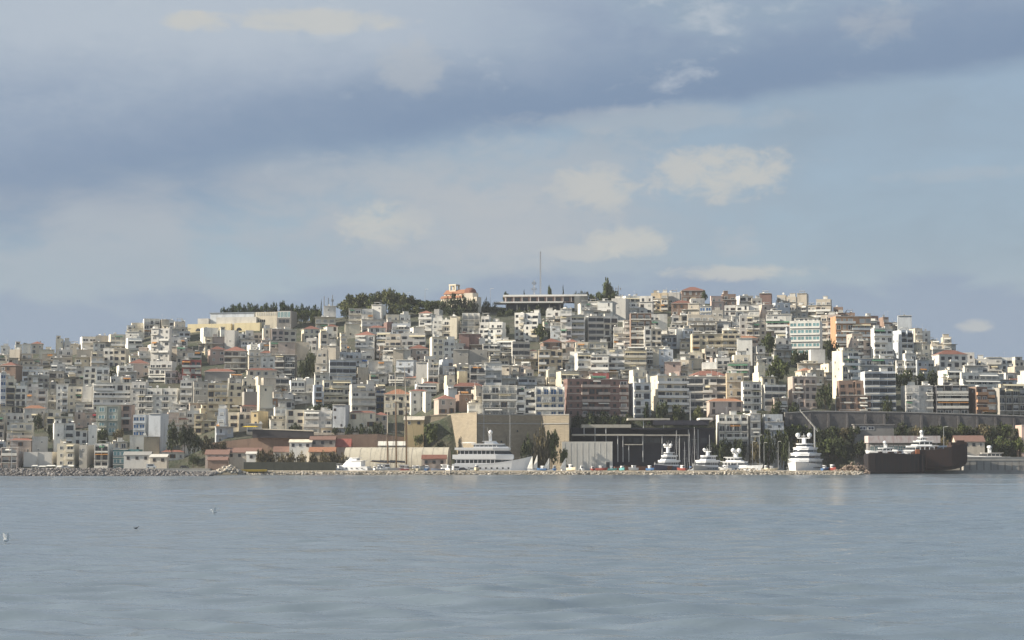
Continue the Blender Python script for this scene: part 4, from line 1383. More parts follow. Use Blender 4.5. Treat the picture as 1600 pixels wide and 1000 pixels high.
def build_school():
    Y = 1228.0; o = at(372, 512, Y); zg = zt(o.x, Y) - 3
    root = thing('school_building', 'long low school with grey roof, cream walls and bright glazed end on left skyline', 'school', (o.x, Y, zg), R(-12))
    ANCH.append(('long cream school', 372, 500))
    X = lambda px: px_x(px, Y) - o.x
    z = lambda py: at(372, py, Y).z - zg
    mb = MB(); mb.box(X(319), X(392), 6, 18, 0, z(488)); mb.build('rear_hall', wallmat('bl'), root)
    mb = MB(); mb.box(X(319) - .5, X(393), 5.5, 18.5, z(488), z(486.8)); mb.build('roof', mat('grey_sheet_roof', (.25, .28, .31), .6, .2, .1), root)
    mb = MB(); mb.box(X(333), X(399), 2, 5.9, 0, z(495)); mb.box(X(300), X(318), 4, 12, 0, z(496)); mb.build('grey_wing', wallmat('gr'), root)
    mb = MB(); mb.box(X(396), X(432), 4, 14, 0, z(487.5)); mb.build('cream_wing', wallmat('cr'), root)
    for i in range(12):
        mb = MB(); xx = X(398) + (X(430) - X(398)) * i / 11; mb.box(xx - .12, xx + .12, 3.8, 4.05, z(493), z(488)); mb.build('fin', M_white, root)
    for i in range(4): inst(U['wd'], 'window', root, (X(401 + 3.2 * i), 4, z(503)), (.9, 1, 1.6))
    mb = MB(); mb.box(X(432.5), X(456), 2.5, 14, 0, z(486.5)); mb.build('glazed_block', wallmat('dg'), root)
    for i in range(4): inst(U['wteal'], 'window', root, (X(436.3 + 5.2 * i), 2.5, z(497)), (2.0, 1, 4.0))
    for i in range(3): inst(U['wd'], 'window', root, (X(438 + 6 * i), 2.5, z(505)), (2.0, 1, 2.2))
    ye = mat('cream_render', (.70, .60, .38), .85, .2, .05)
    mb = MB(); mb.box(X(288), X(360), -1, 1.8, -3, z(505.5)); mb.box(X(366), X(408), -1.5, 1.8, -3, z(505)); mb.build('forecourt_wall', ye, root, rz=0)
    for px in (306, 322, 331, 374):
        mb = MB(); pl = [(X(px) + 1.9 * math.cos(a * math.pi / 8), z(517) + 2.0 * math.sin(a * math.pi / 8)) for a in range(9)]
        n = len(mb.v); yy = -1.04 if px < 365 else -1.54
        mb.v += [(x, yy, zz) for x, zz in pl] + [(x, yy + .3, zz) for x, zz in pl]
        mb.f.append(tuple(n + i for i in range(9))[::-1]); mb.mi.append(0)
        mb.f += [(n + i, n + i + 1, n + 10 + i, n + 9 + i) for i in range(8)]; mb.mi += [0] * 8
        mb.build('arch_opening', M_pane, root)
build_school()

def wall_thing(name, label, cat, pts, z0, z1, m, depth=1.2, cap=None):
    """pts: (px, Y) along the wall; z1 per point (world)"""
    a = Vector((px_x(pts[0][0], pts[0][1]), pts[0][1], z0))
    root = thing(name, label, cat, a)
    mb = MB(); k = len(pts)
    P = [Vector((px_x(p, Yv), Yv, 0)) - Vector((a.x, a.y, 0)) for p, Yv in pts]
    for i in range(k - 1):
        zA, zB = z1[i] - z0, z1[i + 1] - z0
        q = [(P[i].x, P[i].y), (P[i + 1].x, P[i + 1].y)]
        n = len(mb.v)
        mb.v += [(q[0][0], q[0][1], 0), (q[1][0], q[1][1], 0), (q[1][0], q[1][1], zB), (q[0][0], q[0][1], zA),
                 (q[0][0], q[0][1] + depth, 0), (q[1][0], q[1][1] + depth, 0), (q[1][0], q[1][1] + depth, zB), (q[0][0], q[0][1] + depth, zA)]
        for f in ((0, 1, 2, 3), (5, 4, 7, 6), (3, 2, 6, 7), (4, 0, 3, 7), (1, 5, 6, 2)):
            mb.f.append(tuple(n + j for j in f)); mb.mi.append(0)
    mb.build('masonry', m, root)
    if cap:
        mb = MB()
        for i in range(k - 1):
            zA, zB = z1[i] - z0, z1[i + 1] - z0
            n = len(mb.v); e = .25
            mb.v += [(P[i].x, P[i].y - e, zA), (P[i + 1].x, P[i + 1].y - e, zB), (P[i + 1].x, P[i + 1].y - e, zB + .5), (P[i].x, P[i].y - e, zA + .5),
                     (P[i].x, P[i].y + depth, zA), (P[i + 1].x, P[i + 1].y + depth, zB), (P[i + 1].x, P[i + 1].y + depth, zB + .5), (P[i].x, P[i].y + depth, zA + .5)]
            for f in ((0, 1, 2, 3), (5, 4, 7, 6), (3, 2, 6, 7), (4, 0, 3, 7), (1, 5, 6, 2), (0, 4, 5, 1)):
                mb.f.append(tuple(n + j for j in f)); mb.mi.append(0)
        mb.build('coping', cap, root)
    return root

def stone_mat():
    m = bpy.data.materials.new('ashlar_stone'); m.use_nodes = True
    t = NT(m.node_tree); b = m.node_tree.nodes['Principled BSDF']
    geo = t.n('ShaderNodeNewGeometry'); sp = t.n('ShaderNodeSeparateXYZ'); t.put(sp.inputs[0], geo.outputs['Position'])
    br = t.n('ShaderNodeTexBrick'); t.put(br.inputs['Vector'], t.xyz(t.m('ADD', sp.outputs[0], sp.outputs[1]), sp.outputs[2]))
    br.inputs['Scale'].default_value = 1.0; br.inputs['Brick Width'].default_value = 1.3; br.inputs['Row Height'].default_value = .6; br.inputs['Mortar Size'].default_value = .035
    br.inputs['Color1'].default_value = (.37, .315, .235, 1); br.inputs['Color2'].default_value = (.30, .255, .19, 1); br.inputs['Mortar'].default_value = (.22, .19, .14, 1)
    n = t.noise(geo.outputs['Position'], .22, 5, .65)
    t.put(b.inputs['Base Color'], t.mix(t.m('MULTIPLY', t.ss(n, .45, .75), .55), br.outputs[0], (.20, .18, .15, 1)))
    b.inputs['Roughness'].default_value = .95
    bp = t.n('ShaderNodeBump'); bp.inputs['Distance'].default_value = .15; t.put(bp.inputs['Height'], t.m('ADD', br.outputs['Fac'], n)); bp.invert = True; t.put(b.inputs['Normal'], bp.outputs[0])
    return m
M_ash = stone_mat()

def build_fort():
    zt_ = at(800, 649, 912).z
    bz = at(720, 647, 920).z
    wall_thing('fortress_bastion', 'sunlit tan stone bastion jutting out beside the fortress wall', 'bastion', [(640, 941), (672, 942), (699, 940), (745, 906)], 0.5, [at(660, 660, 941).z, at(672, 650, 942).z, bz, bz], M_ash, 16, M_ash)
    wall_thing('fortress_wall', 'tall shaded stone fortress wall behind the largest white yacht', 'fortress', [(745.5, 907), (846, 914), (852, 913), (889, 906), (893, 935)], 0.5, [zt_] * 4 + [zt_ - 2], M_ash, 14, M_conc)
    fw = [o for o in bpy.data.objects if o.name.startswith('fortress_wall') and o.parent is None][0]
    ox, oy = fw.location.x, fw.location.y
    pts = [(745.5, 907), (846, 914), (852, 913), (889, 906)]
    P = [(px_x(p, Yv) - ox, Yv - oy) for p, Yv in pts]
    for (x0, y0), (x1, y1) in zip(P, P[1:]):      # string course, drain holes and shallow buttresses
        L = math.hypot(x1 - x0, y1 - y0); rz = math.atan2(y1 - y0, x1 - x0)
        mb = MB(); mb.box(0, L, -.35, .1, 0, .5); mb.build('string_course', M_conc, fw, (x0, y0, zt_ - .5 - 4.2), rz=rz)
        for k in range(max(1, int(L / 7))):
            t_ = (k + .5) / max(1, int(L / 7)); px_, py_ = x0 + (x1 - x0) * t_, y0 + (y1 - y0) * t_
            if L > 10:
                mb = MB(); mb.box(-.4, .4, -.06, .3, 0, .9); mb.build('drain_hole', M_pane, fw, (px_, py_, 9 + 5 * (k % 3)), rz=rz)
                mb = MB(); mb.loft([[(-.8, -1.2, 0), (.8, -1.2, 0), (.8, .3, 0), (-.8, .3, 0)], [(-.6, -.1, 17), (.6, -.1, 17), (.6, .3, 17), (-.6, .3, 17)]]); mb.build('buttress', M_ash, fw, (px_ + 3.2, py_ + .2, 0), rz=rz)
    ANCH.append(('fortress wall', 800, 670)); ANCH.append(('sunlit bastion', 722, 672))
build_fort()

M_brick = mat('brown_masonry', (.30, .21, .16), .95, .45, .05, .3, c2=(.18, .13, .11), bump=.3)
M_greywall = mat('grey_masonry', (.15, .142, .14), .95, .5, .05, .2, c2=(.085, .08, .08), bump=.4)
z_ = lambda px, py, Y: at(px, py, Y).z
wall_thing('retaining_wall', 'long brown masonry retaining wall below the neoclassical row on the lower left', 'wall', [(330, 931), (420, 929), (500, 929), (590, 930), (640, 932)], .5, [z_(330, 692, 931), z_(420, 682, 929), z_(500, 680, 929), z_(590, 678, 930), z_(640, 684, 932)], M_brick, 4)
wall_thing('retaining_wall', 'pale terrace wall with parapet under the red-hipped cream house', 'wall', [(488, 934), (560, 934), (592, 935)], .5, [z_(488, 676, 934), z_(560, 676, 934), z_(592, 677, 935)], wallmat('be'), 2)
wall_thing('retaining_wall', 'long grey road retaining wall crossing the dark cliff on the right', 'wall', [(1226, 930), (1270, 931), (1420, 933), (1520, 933), (1640, 934)], 8, [z_(1226, 646, 930), z_(1270, 643, 931), z_(1420, 645, 933), z_(1520, 648, 933), z_(1640, 652, 934)], M_greywall, 5, M_conc)
rw_ = [o for o in bpy.data.objects if o.name.startswith('retaining_wall') and o.parent is None and o['label'].startswith('long grey road')][0]
for k in range(13):
    px_k = 1236 + 29 * k; Yk = interp([(1226, 930), (1270, 931), (1420, 933), (1520, 933), (1640, 934)], px_k)
    mb = MB(); hk = interp([(1226, z_(1226, 646, 930)), (1270, z_(1270, 643, 931)), (1420, z_(1420, 645, 933)), (1520, z_(1520, 648, 933)), (1640, z_(1640, 652, 934))], px_k) - 8
    mb.loft([[(-.7, -1.5, 0), (.7, -1.5, 0), (.7, .3, 0), (-.7, .3, 0)], [(-.5, -.25, hk - .8), (.5, -.25, hk - .8), (.5, .3, hk - .8), (-.5, .3, hk - .8)]])
    mb.build('buttress', M_greywall, rw_, (px_x(px_k, Yk) - rw_.location.x, Yk - rw_.location.y, 0))
for k, px_k in enumerate((1246, 1306, 1372, 1432, 1494, 1556)):
    lamp_post(px_k, 646, 622, 937, ORD6[k] + ' street lamp from the left along the road above the right cliff', None, arm=1.0)
wall_thing('quay_wall', 'dark green fence wall along the boatyard ledge left of the hangar', 'wall', [(382, 884), (450, 884), (526, 884)], .5, [z_(382, 722, 884), z_(450, 722, 884), z_(526, 722, 884)], mat('dark_green_fence', (.055, .06, .05), .8, .4, .05), .6)
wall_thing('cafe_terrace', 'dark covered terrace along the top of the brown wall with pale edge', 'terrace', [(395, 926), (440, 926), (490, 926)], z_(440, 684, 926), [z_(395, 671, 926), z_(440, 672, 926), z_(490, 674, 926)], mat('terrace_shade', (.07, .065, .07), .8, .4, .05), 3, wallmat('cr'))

# ---- low waterfront buildings in front of the terrace wall
def shed(px0, px1, yt, ye, yb, Y, D, label, wcol, rm, name='shed', yaw=0, win=True, zg=1.3, gable=False):
    """low building with a ridge roof: ridge at yt, eaves at ye"""
    xc = (px0 + px1) / 2; X = px_x(xc, Y); W = (px1 - px0) * Y / F
    root = thing(name, label, name.replace('_', ' '), (X, Y, zg), R(yaw))
    ze = at(xc, ye, Y).z - zg; zr = at(xc, yt, Y + D / 2).z - zg
    if ze < 1.0: ze = 1.0
    mb = MB(); mb.box(-W / 2, W / 2, 0, D, -.5, ze)
    if gable: pass
    mb.build('walls', wallmat(wcol), root)
    mb = MB()
    x0, x1 = -W / 2 - .4, W / 2 + .4
    for (ya, yb_, za, zb) in ((-.5, D / 2, ze - .15, zr), (D / 2, D + .5, zr, ze - .15)):
        n = len(mb.v)
        mb.v += [(x0, ya, za), (x1, ya, za), (x1, yb_, zb), (x0, yb_, zb), (x0, ya, za + .18), (x1, ya, za + .18), (x1, yb_, zb + .18), (x0, yb_, zb + .18)]
        for f in ((0, 3, 2, 1), (4, 5, 6, 7), (0, 1, 5, 4), (1, 2, 6, 5), (2, 3, 7, 6), (3, 0, 4, 7)):
            mb.f.append(tuple(n + i for i in f)); mb.mi.append(0)
    for s in (x0 + .42, x1 - .42):
        mb.quad([(s, 0, ze), (s, D, ze), (s, D / 2, zr)], 1)
    mb.build('roof', [rm, wallmat(wcol)], root)
    if win:
        nb = max(1, int(W / 3.2))
        for b in range(nb): inst(U[random.Random(int(px0) + b).choice(('wd', 'w', 'wbr'))], 'window', root, ((b + .5) * W / nb - W / 2, 0, max(.3, ze - 2.2)), (1.4, 1, 1.5))
    return root
shed(322, 358, 703, 710, 722, 918, 8, 'long low shed with faded red roof behind the pale boulder heap', 'pb', M_tile_f)
shed(356, 408, 700, 707, 722, 921, 8, 'red-roofed shed with two roof heights below the brown wall', 'be', M_tile_f)
shed(326, 356, 714, 719, 726, 908, 5, 'small orange-roofed lean-to in front of the faded red shed', 'br', M_tile_f, win=False)
shed(386, 401, 706, 709, 724, 906, 4, 'small white kiosk with a tall dark doorway below the brown wall', 'wh', M_slab, name='kiosk')
shed(428, 458, 698, 706, 720, 920, 8, 'low shed with dark red roof beside the dry shrubs', 'cc', M_tile_f)
shed(453, 487, 687, 691, 712, 916, 8, 'cream-roofed terrace house with balustrade below the brown wall', 'wh', wallmat('cr'), name='pavilion')
shed(485, 524, 682, 687, 705, 919, 7, 'glazed pavilion with thin orange roof edge below the terrace wall', 'cc', M_tile_f, name='pavilion')
shed(484, 524, 699, 706, 716, 912, 6, 'low building with bright orange tiled roof near the hangar', 'tn', M_tile_o)
shed(520, 548, 686, 698, 705, 920, 7, 'tent-like red roof rising beside the orange-tiled building', 'pb', mat('red_sheet', (.30, .10, .08), .7, .3, .1), name='tent_pavilion', win=False)
shed(660, 697, 711, 717, 730, 889, 5, 'small kiosk with bright red roof in front of the hangar', 'pb', M_tile, name='kiosk')
shed(1492, 1537, 681, 690, 706, 912, 8, 'low house with a faded orange roof below the right cliff', 'be', M_tile_f)
shed(632, 662, 651, 656, 700, 930, 8, 'ochre waterfront house with dark window beside the bastion trees', 'oc', wallmat('be'), name='house', win=True)
shed(592, 634, 690, 696, 712, 922, 6, 'cluttered pale shed behind the tall ship masts', 'be', M_slab)
shed(195, 236, 706, 711, 727, 916, 6, 'low cluttered grey workshop beside the teal netting', 'gr', M_roofdeck)
shed(236, 262, 710, 714, 728, 914, 5, 'small beige workshop above the grey breakwater', 'be', M_slab)

def build_hangar():
    Y = 902.0; x0, x1 = px_x(536, Y), px_x(700, Y); zg = 1.35
    root = thing('boat_hangar', 'long barrel-roofed boat hangar with a grey end wall behind the tall ship', 'hangar', ((x0 + x1) / 2, Y, zg), R(-6))
    L = (x1 - x0) / 2; r = at(620, 699, Y + 7).z - zg
    arc = lambda x, k=1.0: [(x, 7 - 7.4 * k * math.cos(a * math.pi / 14), r * k * math.sin(a * math.pi / 14)) for a in range(15)]
    mb = MB(); mb.loft([arc(-L), arc(L)], close=False, caps=False); mb.build('barrel_roof', mat('hangar_sheet', (.50, .46, .37), .7, .35, .05, .3), root, smooth=True)
    mb = MB()
    for s, xx in ((1, L - .05), (-1, -L + .05)):
        mb.quad(arc(xx, .985)[::s])
    mb.build('end_wall', wallmat('cc'), root)
    for i in range(10):
        mb = MB(); xx = -L + 2 * L * (i + .5) / 10; mb.loft([arc(xx - .12, 1.012), arc(xx + .12, 1.012)], close=False, caps=False); mb.build('roof_rib', wallmat('be'), root, smooth=True)
    ANCH.append(('barrel hangar', 620, 712))
build_hangar()

def build_club():
    Y = 914.0; o = at(1000, 720, Y)
    root = thing('yacht_club_pavilion', 'dark yacht club of flat stacked roofs on thin pale columns below the red-brown slab', 'pavilion', (o.x, Y, 1.2))
    ANCH.append(('dark yacht club', 1000, 690))
    X = lambda px: px_x(px, Y) - o.x
    z = lambda py: at(1000, py, Y).z - 1.2
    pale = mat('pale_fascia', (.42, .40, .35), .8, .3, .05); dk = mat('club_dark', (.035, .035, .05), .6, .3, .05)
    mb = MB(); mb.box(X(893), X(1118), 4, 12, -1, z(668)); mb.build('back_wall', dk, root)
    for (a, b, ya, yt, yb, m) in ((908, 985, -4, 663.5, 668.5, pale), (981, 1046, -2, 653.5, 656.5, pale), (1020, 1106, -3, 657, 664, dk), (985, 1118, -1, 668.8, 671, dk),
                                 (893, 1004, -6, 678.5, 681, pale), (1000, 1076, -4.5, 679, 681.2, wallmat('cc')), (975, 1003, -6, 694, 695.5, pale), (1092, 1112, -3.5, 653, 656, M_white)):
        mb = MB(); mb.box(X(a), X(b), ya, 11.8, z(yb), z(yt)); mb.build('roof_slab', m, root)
    for (px, yt, yb, yy) in ((912, 668.4, 682, -3.5), (929, 668.6, 722, -3.6), (946, 668.6, 722, -3.6), (964, 681, 722, -5.4), (972, 681, 722, -5.2), (1003, 681.2, 722, -5), (981, 695.5, 722, -5.5), (1033, 681.2, 722, -4), (1060, 681.2, 722, -4), (1075, 671, 722, -.5), (1090, 671, 722, -.5), (1005, 656.5, 669, -1), (1036, 656.5, 669, -1)):
        mb = MB(); xx = X(px); mb.tube((xx, yy, z(yb)), (xx, yy, z(yt)), .22, s=8); mb.build('column', M_steel, root)
    for i in range(12):
        inst(U['wd'], 'window', root, (X(985 + 10.5 * i), 4, z(692)), (2.9, 1, z(684) - z(692)))
    mb = MB(); mb.tube((X(1079), 2, z(664)), (X(1079), 2, z(612)), .28, .15, 8); mb.build('flagpole', M_steel, root)
    # pale blank box in front, a building of its own
    r2 = thing('warehouse', 'pale blank warehouse box below the fortress corner', 'warehouse', (px_x(918, 906), 906, 1.3))
    mb = MB(); body(mb, px_x(878, 906) - px_x(918, 906), px_x(957, 906) - px_x(918, 906), 0, 7, -.5, at(918, 690, 906).z - 1.3, .3); mb.build('walls', [mat('warehouse_white', (.58, .57, .53), .8, .25, .05), M_roofdeck], r2)
    for k in range(9):
        mb = MB(); xx = px_x(882 + 9.2 * k, 906) - px_x(918, 906); mb.box(xx - .06, xx + .06, -.08, .02, 0, at(918, 691, 906).z - 1.5); mb.build('panel_joint', M_slab, r2)
    mb = MB(); mb.tube((4.2, -.15, 0), (4.2, -.15, 8.5), .1, s=6); mb.build('downpipe', M_steel, r2)
    inst(U['wd'], 'door', r2, (-9, 0, 0), (2.2, 1, 2.6)); inst(U['wd'], 'window', r2, (9.5, 0, 1.0), (1.6, 1, 3.0))
build_club()

def build_right_low():
    Y = 908.0; o = at(1408, 700, Y)
    root = thing('quayside_restaurant', 'low restaurant with long pale canopy roof and dark glazed front behind the wreck', 'restaurant', (o.x, Y, 1.2))
    ANCH.append(('canopied quayside restaurant', 1408, 690))
    X = lambda px: px_x(px, Y) - o.x
    z = lambda py: at(1408, py, Y).z - 1.2
    mb = MB(); mb.box(X(1354), X(1466), -3, 7, z(692), z(681)); mb.build('canopy', mat('faded_canopy', (.55, .50, .48), .85, .5, .05, .8, c2=(.40, .25, .24)), root)
    mb = MB(); mb.box(X(1356), X(1464), .5, 6.5, -.5, z(692)); mb.build('walls', wallmat('dg'), root)
    for i in range(14): inst(U['wteal'], 'window', root, (X(1358) + (i + .5) * (X(1462) - X(1358)) / 14, .5, .6), (2.0, 1, z(694) - .9))
    r2 = thing('roadside_kiosk', 'small dark hut with white framed signs below the road wall on the right', 'hut', (px_x(1365, 925), 925, 8))
    z2 = lambda py: at(1365, py, 925).z - 8
    mb = MB(); mb.box(-9.5, 9.5, 0, 5, -6, z2(664)); mb.box(-10, 10, -.5, 5.2, z2(664), z2(662.5)); mb.build('walls', wallmat('dg'), r2)
    for px in (1347.5, 1360):
        s = MB(); xx = px_x(px, 925) - px_x(1365, 925)
        s.box(xx - 1.6, xx + 1.6, -.14, .02, z2(672), z2(666.5)); sg = s.build('sign_board', M_white, r2)
        s = MB(); s.box(xx - 1.3, xx - .12, -.18, -.13, z2(671.2), z2(667.3)); s.box(xx + .12, xx + 1.3, -.18, -.13, z2(671.2), z2(667.3)); s.build('sign_panel', M_panel, sg)
    # concrete dock steps
    o2 = thing('concrete_dock', 'stepped grey concrete dock at the right edge of the waterline', 'dock', (px_x(1560, 874), 874, 0))
    for i, (ya, yt, z0_, za) in enumerate(((0, 8, -1.5, 1.6), (2.2, 12, 1.6, 3.9), (2.8, 12, 3.9, 6.1), (3.4, 14, 6.1, 7.6))):
        mb = MB(); mb.box(px_x(1503 + (0 if i else -150), 874) - px_x(1560, 874) + i * .8, 120, ya, yt, z0_ - .02, za - .25); mb.box(px_x(1503 + (0 if i else -150), 874) - px_x(1560, 874) + i * .8 - .1, 120, ya - .15, yt, za - .25, za); mb.build('step', M_conc, o2)
    for k in range(9):
        mb = MB(); xx = px_x(1515 + 11 * k, 874) - px_x(1560, 874); mb.box(xx - .12, xx + .12, 1.9, 2.15, 1.6, 5.6); mb.build('fender_post', M_greywall, o2)
    ANCH.append(('concrete dock', 1560, 720))
    # tall stone stair tower side by the white bow-on yacht: yard crane
    c = thing('boatyard_crane', 'slanting pale lattice crane boom beside the tiered yacht', 'crane', (px_x(1272, 912), 912, 1.3))
    zb = at(1266, 668, 912).z - 1.3; zt2 = at(1250, 641, 912).z - 1.3; dx = px_x(1249, 912) - px_x(1272, 912)
    mb = MB(); mb.tube((0, 0, 0), (0, 0, zb), .5, .35, 6); mb.box(-1, 1, -1, 1, -.3, 2.2); mb.build('tower', M_steel, c)
    mb = MB()
    for q in (-.45, .45):
        mb.tube((1.5, q, zb - 2), (dx, q * .4, zt2), .13, .09, 4)
    mb.tube((1.5, 0, zb - 1.0), (dx, 0, zt2 + .4), .13, .09, 4)
    for i in range(9):
        f = i / 9; g = (i + .6) / 9
        P = lambda f, q, e: (1.5 + (dx - 1.5) * f, q, zb - 2 + e + (zt2 - zb + 2) * f)
        mb.tube(P(f, -.4, 0), P(g, .4, .7), .06, s=3); mb.tube(P(f, .4, 0), P(g, -.4, .7), .06, s=3)
    mb.build('boom', M_slab, c)
build_right_low()

# ================================================================== BOATS
def hull_mesh(mb, L, B, fb, draft=1.0, m=0, stern=.85, sheer=.35, n=12, full=.55):
    rings = []
    for i in range(n + 1):
        t = i / n; x = -L / 2 + L * t
        w = B / 2 * (stern + (1 - stern) * min(1, t / .3)) * (1 if t < full else max(.015, 1 - ((t - full) / (1 - full)) ** 2.0))
        h = fb * (1 + sheer * max(0, (t - .3) / .7) ** 1.8)
        xo = max(0, (t - .75)) * L * .16
        rings.append([(x - xo * .0 - L * .10 * max(0, t - .6) / .4 * 1.0, -w * .55, -draft * (1 - .6 * t * t)), (x - L * .045 * max(0, t - .6) / .4, -w * .88, .05 * fb), (x, -w, h), (x, w, h), (x - L * .045 * max(0, t - .6) / .4, w * .88, .05 * fb), (x - L * .10 * max(0, t - .6) / .4, w * .55, -draft * (1 - .6 * t * t))])
    mb.loft(rings, m)

def tier(root, x0, x1, w, z0, z1, rake=1.2, taper=.55, m=None, band=(.30, .80), bm=None, roof=.5, name='deckhouse', slot=True, rt=.22):
    """a deckhouse: plan tapering to the front, raked front face, with dark window bands and an overhanging roof"""
    m = m or M_gel
    def plan(e, r):      # e widens, r rakes
        return [(x0 - e, -w - e), (x1 - (x1 - x0) * .28 - r, -w - e), (x1 + e - r, -w * taper - e * .6), (x1 + e * 1.4 - r * .8, 0), (x1 + e - r, w * taper + e * .6), (x1 - (x1 - x0) * .28 - r, w + e), (x0 - e, w + e)]
    P = lambda e, f: [(x, y, z0 + (z1 - z0) * f) for x, y in plan(e, rake * f)]
    mb = MB(); mb.loft([P(0, 0), P(0, 1)]); d = mb.build(name, m, root)
    if slot:
        mb = MB(); mb.loft([P(.04, band[0]), P(.04, band[1])]); mb.build('window_band', bm or M_pane, d)
        nm = max(3, int((x1 - x0) / 2.6))
        mb = MB()
        for i in range(nm):
            xx = x0 + (x1 - x0) * .7 * (i + .5) / nm
            for s in (-1, 1): mb.box(xx - .12, xx + .12, s * w + (-.09 if s < 0 else .02), s * w + (-.02 if s < 0 else .09), z0 + (z1 - z0) * band[0], z0 + (z1 - z0) * band[1])
        mb.build('window_mullion', m, d)
    if roof:
        mb = MB(); a = [(x - (roof if i in (0, 6) else 0) * 1.4, y, z1) for i, (x, y) in enumerate(plan(roof * .6, rake))]; b = [(x, y, z1 + rt) for x, y, _ in a]
        mb.loft([a, b]); mb.build('deck_roof', m, root)

def radar_mast(root, x, z, h, domes=2, w=1.2, dr=.75):
    mb = MB()
    mb.prism([(x - .9, -w * .5), (x + .5, -w * .4), (x + .5, w * .4), (x - .9, w * .5)], z, z + h * .55)
    mb.box(x - .5, x + .3, -w * 1.5, w * 1.5, z + h * .5, z + h * .58); mb.tube((x - .2, 0, z + h * .5), (x - .2, 0, z + h), .14, .06, 6); mb.box(x - .1, x + .9, -.9, .9, z + h * .72, z + h * .76)
    k = mb.build('radar_mast', M_gel, root)
    for i in range(domes):
        s = (-1, 1)[i % 2]; mb = MB(); mb.ball((x - .1, s * w * 1.35, z + h * .58 + dr), dr, 0, 10, 6); mb.tube((x - .1, s * w * 1.35, z + h * .5), (x - .1, s * w * 1.35, z + h * .58 + dr * .4), .2, s=6); mb.build('radar_dome', M_gel, k, smooth=True)
    mb = MB()
    for s in (-1, 1): mb.tube((x - .6, s * w, z), (x - 1.6, s * w, z + h * 1.15), .03, .02, 3)
    mb.build('whip_aerial', M_gel, k)

_m = MB(); _m.box(-.4, .4, -.08, .08, -.3, .3); PORT = _m.mesh('porthole', M_pane)
def motor_yacht(px, Y, L, B, fb, rz, label, tiers, mast=None, hull=None, z0=0.4, bimini=None, tender=False, domes=2, name='motor_yacht', sheer=.35, full=.55):
    root = thing(name, label, 'yacht', (px_x(px, Y), Y, z0), rz, )
    mb = MB(); hull_mesh(mb, L, B, fb, sheer=sheer, full=full); h = mb.build('hull', hull or M_gel, root, smooth=False)
    mb = MB()
    rr = []
    for i in range(13):
        t = i / 12; w = B / 2 * (.85 + .15 * min(1, t / .3)) * (1 if t < full else max(.015, 1 - ((t - full) / (1 - full)) ** 2.0))
        hh = fb * (1 + sheer * max(0, (t - .3) / .7) ** 1.8); xx = -L / 2 + L * t
        rr.append([(xx, -w - .05, hh - .12), (xx, -w - .05, hh + .12), (xx, w + .05, hh + .12), (xx, w + .05, hh - .12)])
    mb.loft(rr); mb.build('rubbing_strake', M_gel if hull else M_navy if False else M_gel, h)
    for i in range(int(L / 3.4)):
        xx = -L * .36 + i * 2.6
        if xx < L * .26:
            for s in (-1, 1): inst(PORT, 'porthole', h, (xx, s * B / 2 * .985, fb * .59), (1, 1, fb / 3.2))
    for tr in tiers: tier(root, *tr[:5], **(tr[5] if len(tr) > 5 else {}))
    if mast: radar_mast(root, mast[0], mast[1], mast[2], domes, *(mast[3:] or ()))
    # deck rails
    mb = MB(); zz = fb * 1.30
    prev = None
    for i in range(9):
        t = .62 + .37 * i / 8; w = B / 2 * (1 if t < full else max(.02, 1 - ((t - full) / (1 - full)) ** 2.0)); hh = fb * (1 + sheer * max(0, (t - .3) / .7) ** 1.8)
        cur = [(-L / 2 + L * t, s * w, hh) for s in (-1, 1)]
        for q in cur: mb.tube(q, (q[0], q[1], q[2] + .95), .03, s=3)
        if prev:
            for a, b in zip(prev, cur): mb.tube((a[0], a[1], a[2] + .95), (b[0], b[1], b[2] + .95), .035, s=3)
        prev = cur
    mb.build('bow_rail', M_steel, root)
    if bimini:
        x0, x1, w, z1, zb = bimini
        mb = MB()
        for xx in (x0 + .3, x1 - .3):
            for s in (-1, 1): mb.tube((xx, s * w * .9, zb), (xx, s * w * .9, z1), .06, s=4)
        rings = [[(x0 + (x1 - x0) * i / 6, w * math.cos(a * math.pi / 8), z1 + .55 * math.sin(a * math.pi / 8) * math.sin(math.pi * (.12 + .76 * i / 6))) for a in range(9)] for i in range(7)]
        mb.loft(rings, 1, close=True); mb.build('sun_canopy', [M_steel, M_canvas], root)
    return root

